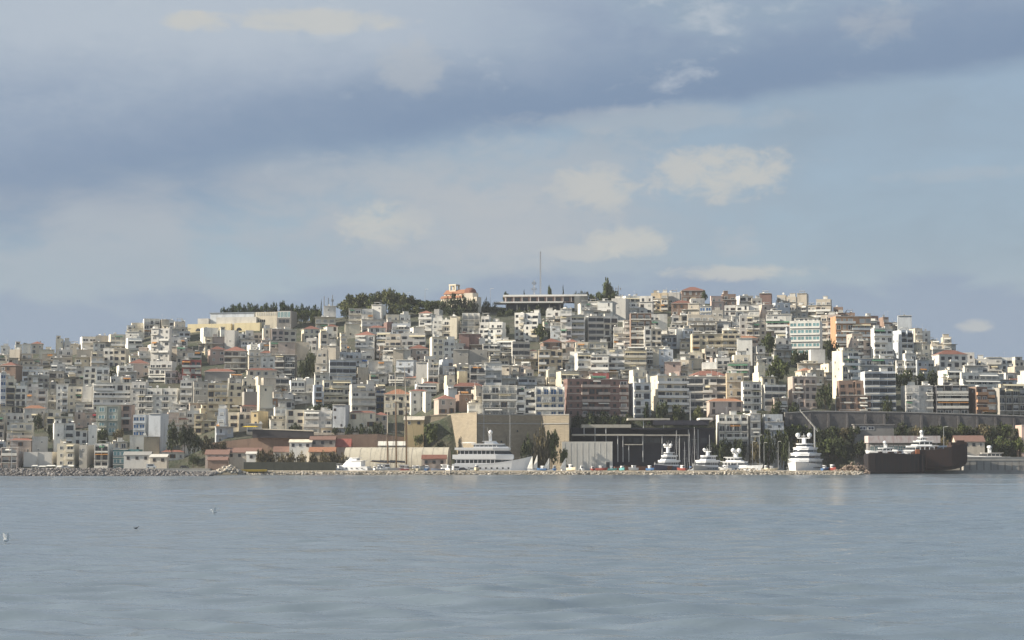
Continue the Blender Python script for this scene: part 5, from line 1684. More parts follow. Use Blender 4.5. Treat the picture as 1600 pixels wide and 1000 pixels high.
def build_boats():
    motor_yacht(769, 888, 36.8, 7.8, 4.5, 0, 'largest white motor yacht, side-on with stacked decks, moored below the fortress wall',
                [(-17.2, 10.5, 3.4, 4.4, 6.9, dict(rake=1.0, band=(.25, .85), roof=.5, rt=2.0)), (-15.6, 9.6, 3.2, 8.9, 11.1, dict(rake=2.2, band=(.12, .80), roof=.8, rt=1.05)), (-8.5, 8.0, 2.7, 12.1, 13.6, dict(rake=3.0, band=(.35, .75), rt=.4)), (-3.5, 3.0, 2.0, 14.0, 15.0, dict(rake=1.6, slot=False, rt=.2))],
                mast=(-.6, 15.0, 5.6, 2.4, .95), bimini=(-14.0, -7.5, 2.4, 14.2, 12.2), z0=-.2, sheer=.8, full=.72)
    ANCH.append(('largest white yacht', 768, 710))
    motor_yacht(1040, 889, 21, 7.4, 2.6, R(-124), 'white motor yacht with navy hull and short radar mast, leftmost of the end-on moored yachts',
                [(-6.5, 5.5, 3.1, 2.6, 4.6, dict(rake=1.6, rt=.7)), (-5.0, 3.0, 2.6, 5.3, 7.0, dict(rake=1.6, rt=.6)), (-3.5, .8, 1.7, 7.6, 8.6, dict(rake=1.0, rt=.3))], mast=(-1.6, 8.8, 4.6), hull=M_navy, z0=.9)
    motor_yacht(1101, 886, 25, 7.4, 2.3, R(-122), 'wide white yacht with grey hull and a single round dome beside the sailboat masts',
                [(-7.0, 6.0, 3.4, 2.3, 4.6, dict(rake=1.6, taper=.75, rt=.7)), (-5.5, 2.5, 2.8, 5.3, 7.0, dict(rake=1.4, rt=.5))], mast=(-2.4, 7.4, 3.4), domes=1, hull=mat('grey_hull', (.34, .36, .38), .4, .1, .05), z0=.9)
    motor_yacht(1157, 892, 24, 6.2, 2.2, R(-40), 'white yacht with two big round domes in front of the grey cliff house',
                [(-8.5, 4.5, 2.7, 2.2, 4.4, dict(rake=2.0)), (-7.0, 1.0, 2.3, 4.6, 6.4, dict(rake=1.6))], mast=(-2.6, 6.6, 3.4, 1.8, 1.1), z0=1.0)
    motor_yacht(1254, 890, 36, 13.0, 3.6, R(-110), 'tiered white superyacht seen end-on with twin domes, under the crane boom',
                [(-13, 11.0, 6.3, 3.5, 5.6, dict(rake=2, taper=.7, band=(.1, .7), rt=.6)), (-11.5, 8.0, 5.7, 6.2, 8.3, dict(rake=2, taper=.7, band=(.1, .7), rt=.6)), (-9.0, 5.0, 4.7, 8.9, 11.0, dict(rake=2, taper=.65, band=(.15, .7), rt=.5)), (-6.0, 2.0, 3.4, 11.5, 13.0, dict(rake=1.2, rt=.3))], mast=(-1.4, 13.3, 4.6, 2.0, 1.15), z0=.6)
    ANCH.append(('tiered superyacht', 1254, 700))
    motor_yacht(551, 887, 17, 5.6, 2.0, R(160), 'white tarpaulin-covered motor boat on the hard in front of the hangar',
                [(-5.5, 4.8, 2.5, 2.0, 4.6, dict(rake=2.6, slot=False)), (-3.0, 2.0, 1.9, 4.7, 5.9, dict(rake=1.4, slot=False))], z0=1.2)
    motor_yacht(520, 886, 9, 3.0, 1.3, R(190), 'small grey motor boat beside the tarpaulin-covered boat', [(-2.2, 1.8, 1.1, 1.3, 2.5, dict(rake=.9))], hull=mat('pale_grey_hull', (.5, .52, .54), .4, .1, .05), z0=1.2, name='motor_boat')
    motor_yacht(1430, 890, 27, 6.5, 3.0, R(172), 'white yacht with lit cabin windows lying just behind the rusty wreck',
                [(-9, 6, 2.9, 3.0, 5.4, dict(rake=2.0)), (-7, 2.5, 2.4, 5.6, 7.7, dict(rake=1.8)), (-4.5, 0, 1.8, 7.9, 9.4, dict(rake=1.2))], mast=(-2.4, 9.6, 3.0), z0=7.2)
    motor_yacht(1463, 893, 14, 5.0, 2.0, R(200), 'pale blue-grey rounded motor boat on the wreck side of the white lamp post',
                [(-4.5, 3.2, 2.2, 2.0, 4.4, dict(rake=1.8, m=mat('pale_blue_gelcoat', (.50, .56, .62), .4, .1, .05)))], hull=MAT['pale_blue_gelcoat'], z0=8.3, name='motor_boat')
    motor_yacht(1376, 886, 15, 4.4, 1.8, R(176), 'low white motor boat with windscreens behind the black end of the wreck', [(-4.6, 2.6, 1.8, 1.8, 3.4, dict(rake=1.6))], mast=(-1.6, 3.6, 3.0), domes=1, z0=8.3, name='motor_boat')
    motor_yacht(1541, 889, 20, 5.5, 2.0, R(178), 'grey yacht top with twin domes showing above the concrete dock', [(-6, 4.6, 2.2, 2.0, 3.8, dict(rake=2.0, m=wallmat('gr'))), ], mast=(-.8, 3.9, 3.4), hull=MAT['grey_hull'], z0=5.6)

def sailboat(px, Y, L, top_py, rz, label, sail=None, hull=None, z0=.3):
    root = thing('sailboat', label, 'sailboat', (px_x(px, Y), Y, z0), rz, 'sailing boats in the yard')
    B = L * .3; fb = L * .095
    mb = MB(); hull_mesh(mb, L, B, fb, .8); mb.build('hull', hull or M_gel, root)
    tier(root, -L * .22, L * .18, B * .3, fb, fb + L * .06, rake=.6, roof=0, name='cabin')
    H = at(px, top_py, Y).z - z0
    mb = MB(); mb.tube((L * .05, 0, fb * .8), (L * .05, 0, H), .14, .08, 6)
    for f in (.45, .72): mb.tube((L * .05, -B * .3, H * f), (L * .05, B * .3, H * f), .05, s=4)
    mb.build('mast', M_steel, root)
    mb = MB(); mb.tube((L * .05, 0, fb + 1.6), (-L * .36, 0, fb + 1.7), .09, s=5); mb.build('boom', M_steel, root)
    mb = MB(); mb.tube((L * .02, 0, fb + 1.85), (-L * .33, 0, fb + 1.9), .24, .14, 7); mb.build('furled_sail', sail or AWN['blue'], root)
    mb = MB()
    for a in ((L * .49, 0, fb * 1.2), (-L * .48, 0, fb)): mb.tube(a, (L * .05, 0, H * .98), .025, s=3)
    for s in (-1, 1): mb.tube((L * .02, s * B * .46, fb), (L * .05, 0, H * .9), .025, s=3)
    mb.build('rigging', M_steel, root)

def build_sail():
    ms = [(1057, 897, 13, 672, 100, 'tallest-masted sailboat between the first and second moored yachts'), (1069, 901, 10, 690, 80, 'short-masted sailboat just left of the wide grey-hulled yacht'),
          (1085, 899, 14, 667, 95, 'sailboat with a tall mast directly behind the wide grey-hulled yacht'), (1108, 903, 12, 679, 85, 'sailboat mast standing right behind the round single dome'),
          (1044, 904, 9, 688, 70, 'small sailboat behind the navy-hulled yacht'), (1077, 905, 9, 676, 100, 'slim sailboat behind the two tallest masts'),
          (1232, 906, 10, 690, 75, 'sailboat with bare mast left of the tiered superyacht'), (756, 906, 14, 640, 88, 'sailboat whose mast shows behind the fortress-side yacht bridge'), (797, 904, 12, 648, 95, 'sailboat whose thin mast crosses the shaded fortress wall'),
          (831, 900, 9, 690, 80, 'sailboat with short mast off the bow of the largest yacht')]
    for (px, Y, L, tp, rz, lb) in ms:
        sailboat(px, Y, L, tp, R(rz), lb)
    for k, (px, tp) in enumerate(((1176, 690), (1187, 680), (1194, 692), (1216, 690))):
        lamp_post(px, 727, tp, 896 + k, ('first', 'second', 'third', 'fourth')[k] + ' of four pale poles between the domed yacht and the tiered yacht, from the left', 1.3, arm=.5)
    # dinghies with hoisted sails
    for k, (px, tp, w, lb) in enumerate(((831, 713, 2.2, 'dinghy with a tall white sail right at the big yacht bow'), (838.5, 711, 1.8, 'dinghy with narrow white sail, second from the big yacht bow'), (857, 716, 2.4, 'dinghy with small white triangular sail in front of the dark trees'), (883, 716, 2.6, 'dinghy with white sail before the pale warehouse'))):
        Y = 884 + k * .7
        root = thing('sailing_dinghy', lb, 'dinghy', (px_x(px, Y), Y, 1.4), R(10 * k - 10), 'white sailing dinghies')
        mb = MB(); hull_mesh(mb, 4.0, 1.5, .5, .2); mb.build('hull', M_gel, root)
        H = at(px, tp, Y).z - 1.4
        mb = MB(); mb.tube((.3, 0, .3), (.3, 0, H + .2), .06, .04, 5); mb.build('mast', M_steel, root)
        mb = MB(); mb.loft([[(.25, -.02, .8), (.25, .02, .8), (-w, .12, .9), (-w, .08, .9)], [(.25, -.02, H * .6), (.25, .02, H * .6), (-w * .5, .32, H * .6), (-w * .5, .28, H * .6)], [(.25, -.02, H), (.25, .02, H), (.15, .03, H), (.15, .0, H)]]); mb.build('sail', M_canvas, root)

    # three-masted schooner
    Y = 884.0
    root = thing('tall_ship', 'schooner with very tall wooden masts and rigging moored in front of the hangar', 'sailing ship', (px_x(620, Y), Y, .6), R(8))
    ANCH.append(('tall masts', 622, 650))
    mb = MB(); hull_mesh(mb, 27, 6.0, 2.0, 1.0, sheer=.5); mb.build('hull', mat('schooner_hull', (.42, .43, .43), .5, .2, .05), root)
    tier(root, -9, -3, 1.7, 2.0, 3.7, rake=.4, name='deckhouse'); tier(root, 1.5, 5, 1.5, 2.0, 3.3, rake=.4, name='deckhouse')
    for k, (px, tp, lean) in enumerate(((605, 640, .2), (618, 560, -.4), (634, 572, -.6))):
        xx = px_x(px, Y) - px_x(620, Y); H = at(px, tp, Y).z - .6
        mb = MB(); mb.tube((xx + .5, 0, 1.4), (xx + .2, 0, H * .62), .38, .30, 8); mb.build('mast', M_wood, root)
        mb = MB(); mb.tube((xx + .2, .05, H * .58), (xx + lean, 0, H), .25, .14, 6); mb.build('topmast', wallmat('be'), root)
        mb = MB()
        for f in (.36, .62, .8): mb.tube((xx - 1.8, 0, H * f), (xx + 2.1, 0, H * f), .07, s=4)
        mb.build('crosstree', M_steel, root)
        mb = MB()
        for s in (-1, 1):
            for q in (-1.6, 0, 1.6): mb.tube((xx + q, s * 2.9, 2.0), (xx + .1, s * .2, H * .62), .06, s=3)
        for q in (-7, 6): mb.tube((xx + q, 0, 2.2), (xx + lean, 0, H * .97), .035, s=3)
        mb.build('rigging', M_dark, root)
        mb = MB(); mb.tube((xx, 0, 4.3), (xx - 7.5, .3, 5.0), .15, s=6); bo = mb.build('boom', M_wood, root)
        mb = MB(); mb.tube((xx - .2, 0, 4.75), (xx - 7.0, .3, 5.35), .5, .25, 8); mb.build('furled_sail', mat('dark_sail_cover', (.05, .055, .07), .8, .2, .1), bo)
    mb = MB(); mb.tube((11, 0, 2.6), (17.5, 0, 4.6), .2, .1, 6); mb.build('bowsprit', M_wood, root)
    b = thing('workboat', 'small dark red fishing boat under the schooner stern', 'boat', (px_x(640, 881), 881, 1.0), R(5))
    mb = MB(); hull_mesh(mb, 8, 2.6, 1.1, .4); mb.build('hull', mat('red_boat', (.30, .06, .05), .6, .3, .1), b); tier(b, -2.4, -.2, .8, 1.1, 2.8, rake=.2, name='wheelhouse')
    b = thing('workboat', 'rusty dark barge hull ashore between the warehouse and the navy-hulled yacht', 'boat', (px_x(1005, 884), 884, 1.0), R(3))
    mb = MB(); hull_mesh(mb, 27, 5, 2.2, .4, stern=.9, sheer=.2); mb.build('hull', mat('oxide_hull', (.15, .075, .05), .8, .4, .1), b)
    mb = MB(); mb.box(-9, -1, -1.6, 1.6, 2.2, 2.9); mb.build('hatch', M_rust, b)
    b = thing('workboat', 'small slate-blue fishing boat beside the red-roofed kiosk', 'boat', (px_x(688, 882), 882, 1.0), R(170))
    mb = MB(); hull_mesh(mb, 9, 2.8, 1.2, .4); mb.build('hull', mat('slate_boat', (.10, .12, .17), .6, .3, .1), b); tier(b, -2.8, -.4, .9, 1.2, 3.0, rake=.2, name='wheelhouse')

def build_wreck():
    Y = 869.0
    root = thing('ship_wreck', 'rusty black wrecked barge hull beached between rubble and concrete dock', 'wreck', (px_x(1430, Y), Y, -.2), R(1.5))
    ANCH.append(('rusty wreck', 1430, 715))
    X = lambda px: px_x(px, Y) - px_x(1430, Y)
    z = lambda py: at(1430, py, Y).z + .2
    mb = MB(); rings = []
    for (px, t_, b, w) in ((1349, 711, 736, 2.0), (1352, 709, 740, 3.8), (1365, 707.5, 740.8, 4.2), (1400, 708.5, 740.8, 4.2), (1424, 710, 740, 4.2), (1440, 712, 739, 4.0)):
        rings.append([(X(px), -w * .8, z(b)), (X(px), -w, z(b) + .8), (X(px), -w, z(t_)), (X(px), w, z(t_)), (X(px), w, z(b) + .8), (X(px), w * .8, z(b))])
    mb.loft(rings); h = mb.build('fore_hull', M_hullblk, root)
    mb = MB(); rings = []
    for (px, t_, b, w) in ((1425, 707, 736, 3.2), (1433, 703, 736, 3.8), (1462, 702, 735.5, 4.0), (1482, 701, 734, 4.0), (1483.5, 696, 734, 4.0), (1497, 694, 731, 3.6), (1506, 694, 727, 2.8), (1510, 697, 721, 1.6)):
        rings.append([(X(px), 1.2 - w * .7, z(b)), (X(px), 1.2 - w * 1.02, z(b) + 1.6), (X(px), 1.2 - w * 1.04, z(t_)), (X(px), 1.2 + w, z(t_)), (X(px), 1.2 + w, z(b) + 1.6), (X(px), 1.2 + w * .7, z(b))])
    mb.loft(rings); mb.build('aft_hull', M_rust, root)
    mb = MB(); mb.box(X(1484), X(1509), -1, 3.6, z(697), z(691)); mb.box(X(1494), X(1506), 0, 2.6, z(691), z(688)); mb.build('stern_house', M_rust, root)
    rw = random.Random(3)
    for k in range(7):
        a = 1436 + k * 7; mb = MB(); mb.box(X(a), X(a + rw.uniform(4, 7)), -2.9, -2.7, z(701.5), z(701.5 - rw.uniform(1, 5))); mb.build('bulwark_plate', M_rust, root)
    for k in range(5):
        a = 1356 + k * 15; mb = MB(); mb.box(X(a), X(a + rw.uniform(4, 9)), -2, 1, z(708.2), z(708.2 - rw.uniform(1, 3.2))); mb.build('deck_box', rw.choice((M_rust, M_hullblk, M_conc)), root)
    mb = MB(); mb.box(X(1427), X(1433), -3.15, -2.4, z(709), z(702)); mb.build('orange_patch', mat('orange_primer', (.35, .13, .06), .8, .3, .1), root)
    mb = MB()
    for k in range(9): mb.tube((X(1355 + 8 * k), -3.6, z(708.5)), (X(1355 + 8 * k), -3.6, z(705.5)), .06, s=4)
    mb.tube((X(1355), -3.6, z(705.6)), (X(1419), -3.6, z(705.6)), .05, s=4); mb.build('rail', M_rust, root)
    mb = MB()
    for k in range(14): 
        xx = X(1362 + 6.2 * k); mb.box(xx - .05, xx + .05, -4.26, -4.1, z(738), z(710))
    mb.build('hull_rib', M_rust, root)
build_boats(); build_sail(); build_wreck()
mb = MB(); mb.box(px_x(1356, 888), px_x(1492, 888), 880.5, 898, -2, 7.6); tag(mb.build('dry_dock_floor', M_conc), kind='structure')
def small_boats():
    rb_ = random.Random(31)
    cols = [('white', (.75, .76, .76)), ('blue', (.06, .14, .30)), ('turquoise', (.12, .36, .38)), ('cream', (.66, .60, .46)), ('dark red', (.25, .06, .05)), ('grey', (.36, .38, .40))]
    spots = [586, 592, 600, 646, 654, 668, 700, 745, 846, 866, 893, 908, 925, 940, 956, 972, 988, 1016, 1064, 1132, 1196, 1206, 1288, 1300]
    for k, px in enumerate(spots):
        cn, cc = cols[rb_.randrange(6)]
        Y = 851 + rb_.uniform(0, 12)
        root = thing('small_boat', f'small {cn} boat ashore on the boatyard ledge, ' + ('%s from the hangar end' % ORDW[k]), 'boat', (px_x(px, Y), Y, 1.75), R(rb_.uniform(0, 360)), 'small boats ashore')
        L = rb_.uniform(3.8, 6.5); mb = MB(); hull_mesh(mb, L, L * .36, L * .16, .3); mb.build('hull', mat('boat_' + cn.replace(' ', '_'), cc, .5, .3, .1), root)
        tier(root, -L * .22, L * .1, L * .11, L * .16, L * .16 + rb_.uniform(.7, 1.3), rake=.25, roof=.1, name='cabin')
ORDW = ['first', 'second', 'third', 'fourth', 'fifth', 'sixth', 'seventh', 'eighth', 'ninth', 'tenth', 'eleventh', 'twelfth', 'thirteenth', 'fourteenth', 'fifteenth', 'sixteenth', 'seventeenth', 'eighteenth', 'nineteenth', 'twentieth', 'twenty-first', 'twenty-second', 'twenty-third', 'twenty-fourth']
small_boats()

# ---- vehicles on the quay
def vehicle(px, Y, zg, rz, label, col, van=False):
    root = thing('van' if van else 'car', label, 'van' if van else 'car', (px_x(px, Y), Y, zg), rz)
    pm = mat('car_paint_' + label.split()[0], col, .3, .1, .05, spec=.5)
    prof = [(-2.3, .35), (2.3, .35), (2.35, 1.0), (1.7, 1.25), (1.1, 2.1), (-2.2, 2.15), (-2.3, .9)] if van else [(-2.1, .3), (2.1, .3), (2.15, .75), (1.1, .92), (.5, 1.42), (-1.2, 1.45), (-1.9, .95), (-2.15, .85)]
    mb = MB(); mb.loft([[(x, -.85, z) for x, z in prof], [(x, .85, z) for x, z in prof]]); b = mb.build('car_body', pm, root)
    mb = MB(); z0, z1 = (1.25, 1.95) if van else (.95, 1.38)
    for s in (-1, 1): mb.box(-1.6 if van else -1.1, 1.0 if van else .45, s * .87 - .01, s * .87 + .01, z0, z1)
    mb.build('side_window', M_pane, root)
    for x in (-1.35, 1.35):
        for s in (-1, 1):
            mb = MB(); mb.tube((x, s * .70, .34), (x, s * .92, .34), .34, s=12); w = mb.build('wheel', M_dark, root)
            mb = MB(); mb.tube((x, s * .92, .34), (x, s * .94, .34), .18, s=8); mb.build('rim', M_steel, w)
vehicle(238, 905, 2.3, R(5), 'white van parked on the promenade behind the grey boulders', (.75, .75, .73), True)
vehicle(713, 882, 1.35, R(40), 'pale van parked by the stern of the largest yacht', (.70, .70, .70), True)
vehicle(724, 883, 1.35, R(10), 'dark car parked beside the pale van near the big yacht', (.05, .06, .09))
vehicle(738, 881, 1.35, R(0), 'silver car parked in front of the largest yacht', (.5, .52, .54))
vehicle(105, 906, 2.3, R(0), 'grey car on the promenade among the white canopies', (.3, .31, .33))
vehicle(290, 906, 2.3, R(0), 'black car parked left of the small orange-roofed lean-to', (.03, .03, .035))
vehicle(1297, 893, 1.35, R(20), 'beige car parked beside the brown rubble mound', (.4, .37, .31))

def parasol(px, py, Y, w, label, m, zg):
    root = thing('canopy', label, 'canopy', (px_x(px, Y), Y, zg))
    z = at(px, py, Y).z - zg
    mb = MB()
    mb.prism([(-w, -1.4), (w, -1.4), (w, 1.6), (-w, 1.6)], lambda x, y: z - .55 + (.0 if abs(y) > 1 else .0), lambda x, y: z - .5)
    mb.quad([(-w, -1.4, z - .499), (w, -1.4, z - .499), (w * .6, .1, z), (-w * .6, .1, z)]); mb.quad([(w, 1.6, z - .499), (-w, 1.6, z - .499), (-w * .6, .1, z), (w * .6, .1, z)])
    mb.quad([(-w, 1.6, z - .499), (-w, -1.4, z - .499), (-w * .6, .1, z)]); mb.quad([(w, -1.4, z - .499), (w, 1.6, z - .499), (w * .6, .1, z)])
    mb.build('cover', m, root)
    for xx in (-w * .9, w * .9):
        mb = MB(); mb.tube((xx, -1.2, 0), (xx, -1.2, z - .5), .05, s=5); mb.build('pole', M_steel, root)
for k, (px, w) in enumerate(((57, 1.6), (69, 2.2), (82, 2.6), (96, 1.9), (113, 1.7))):
    parasol(px, 726.5 + (k % 2), 908, w, ('first', 'second', 'third', 'fourth', 'fifth')[k] + ' white cafe canopy along the left promenade, counted from the left', AWN['white'], 2.3)
parasol(392, 665.5, 926, 4.0, 'yellow sun canopy on the dark covered terrace', mat('yellow_canvas', (.65, .45, .04), .8, .2, .05), z_(392, 671, 926))
mb = MB(); mb.box(-5.8, 5.8, -1.2, 1.2, 0, .55); mb.box(-5.9, 5.9, -1.3, 1.3, .55, .75)
tag(mb.build('yellow_landing', mat('yellow_paint', (.60, .42, .09), .8, .3, .05), None, (px_x(396, 797.5), 797.5, 1.45)), 'yellow painted landing step on the low ledge beside the pale boulder heap', 'landing')

# ---- birds
def gull(px, Y, rz, label, spread):
    root = thing('gull', label, 'bird', (px_x(px, Y), Y, at(px, 0, Y).z * 0 + .05), rz)
    root.scale = (1.35,) * 3 if spread == 1 else (.8,) * 3
    wm_ = mat('gull_white', (.82, .82, .80), .7, .05, .02); gm = mat('gull_grey', (.12, .13, .14), .7, .1, .02)
    body_m = gm if spread == 2 else wm_
    mb = MB(); rings = []
    for (x, r, z) in ((-.24, .012, .13), (-.16, .05, .11), (-.04, .085, .10), (.08, .08, .12), (.15, .045, .19), (.18, .045, .25), (.22, .04, .27), (.25, .012, .26), (.30, .006, .25)):
        rings.append([(x, r * math.cos(a * math.pi / 4), z + r * math.sin(a * math.pi / 4)) for a in range(8)])
    mb.loft(rings); b = mb.build('body', body_m, root, smooth=True)
    for s in (-1, 1):
        mb = MB()
        if spread == 1:
            a = [(.08, s * .06, .16), (-.10, s * .06, .16)]; c = [(.08, s * .10, .32), (-.12, s * .10, .30)]; d = [(-.04, s * .12, .44), (-.12, s * .12, .43)]
        else:
            a = [(.08, s * .08, .15), (-.1, s * .08, .14)]; c = [(.02, s * .10, .14), (-.2, s * .09, .13)]; d = [(-.20, s * .06, .14), (-.27, s * .06, .14)]
        for p, q in ((a, c), (c, d)):
            mb.loft([[p[0], p[1], (p[1][0], p[1][1], p[1][2] + .02), (p[0][0], p[0][1], p[0][2] + .02)], [q[0], q[1], (q[1][0], q[1][1], q[1][2] + .015), (q[0][0], q[0][1], q[0][2] + .015)]])
        mb.build('wing', gm if spread == 2 else wm_, root)
gull(337, 189, R(200), 'gull with raised white wing landing on the calm water', 1)
gull(216, 144, R(30), 'small dark seabird sitting on the water', 2)
gull(14.5, 120, R(70), 'white gull floating at the left edge of the water', 1)

# ================================================================== TREES
def trunk_mesh(kind, seed):
    rnd = random.Random(seed); mb = MB()
    top = .5 if kind not in ('shrub', 'dry') else .2
    mb.tube((0, 0, -.12), (.03, .02, top), .055, .035, 7); mb.tube((.03, .02, top), (.0, .05, .8), .035, .012, 6)
    for i in range(5):
        a = i * 1.3 + rnd.uniform(-.3, .3); z = top * rnd.uniform(.55, 1); mb.tube((.02, .02, z), (.5 * math.cos(a), .5 * math.sin(a), z + rnd.uniform(.18, .35)), .025, .008, 5)
    return mb.mesh('trunk', M_bark)
TRUNKS = {k: trunk_mesh(k, 5) for k in CROWNS}
NTREE = [0]
def tree(px, yb, yt, wpx, Y, kind, label, group=None, zg=None):
    rnd = random.Random(int(px * 7 + yb * 13))
    p = at(px, yb, Y); s = Y / F
    z0 = p.z if zg is None else zg
    H = at(px, yt, Y).z - z0; w = wpx * s / 2
    if kind in ('shrub', 'dry'): H *= 1.28
    nm = {'pine': 'pine_tree', 'cypress': 'cypress_tree', 'shrub': 'shrub', 'dry': 'dry_shrub'}.get(kind, 'tree')
    root = thing(nm, label, 'shrub' if 'shrub' in nm else 'tree', (p.x, Y, z0), rnd.uniform(0, 6.28), group)
    wy = min(w, 6.0)
    inst(rnd.choice(CROWNS[kind]), 'crown', root, (0, 0, 0), (w, w if w < 6 else (w + wy) / 2, H))
    inst(TRUNKS[kind], 'trunk', root, (0, 0, 0), (min(w, 4), min(w, 4), H))
ORD = ['first', 'second', 'third', 'fourth', 'fifth', 'sixth', 'seventh', 'eighth', 'ninth', 'tenth', 'eleventh', 'twelfth', 'thirteenth', 'fourteenth', 'fifteenth', 'sixteenth', 'seventeenth', 'eighteenth', 'nineteenth', 'twentieth']

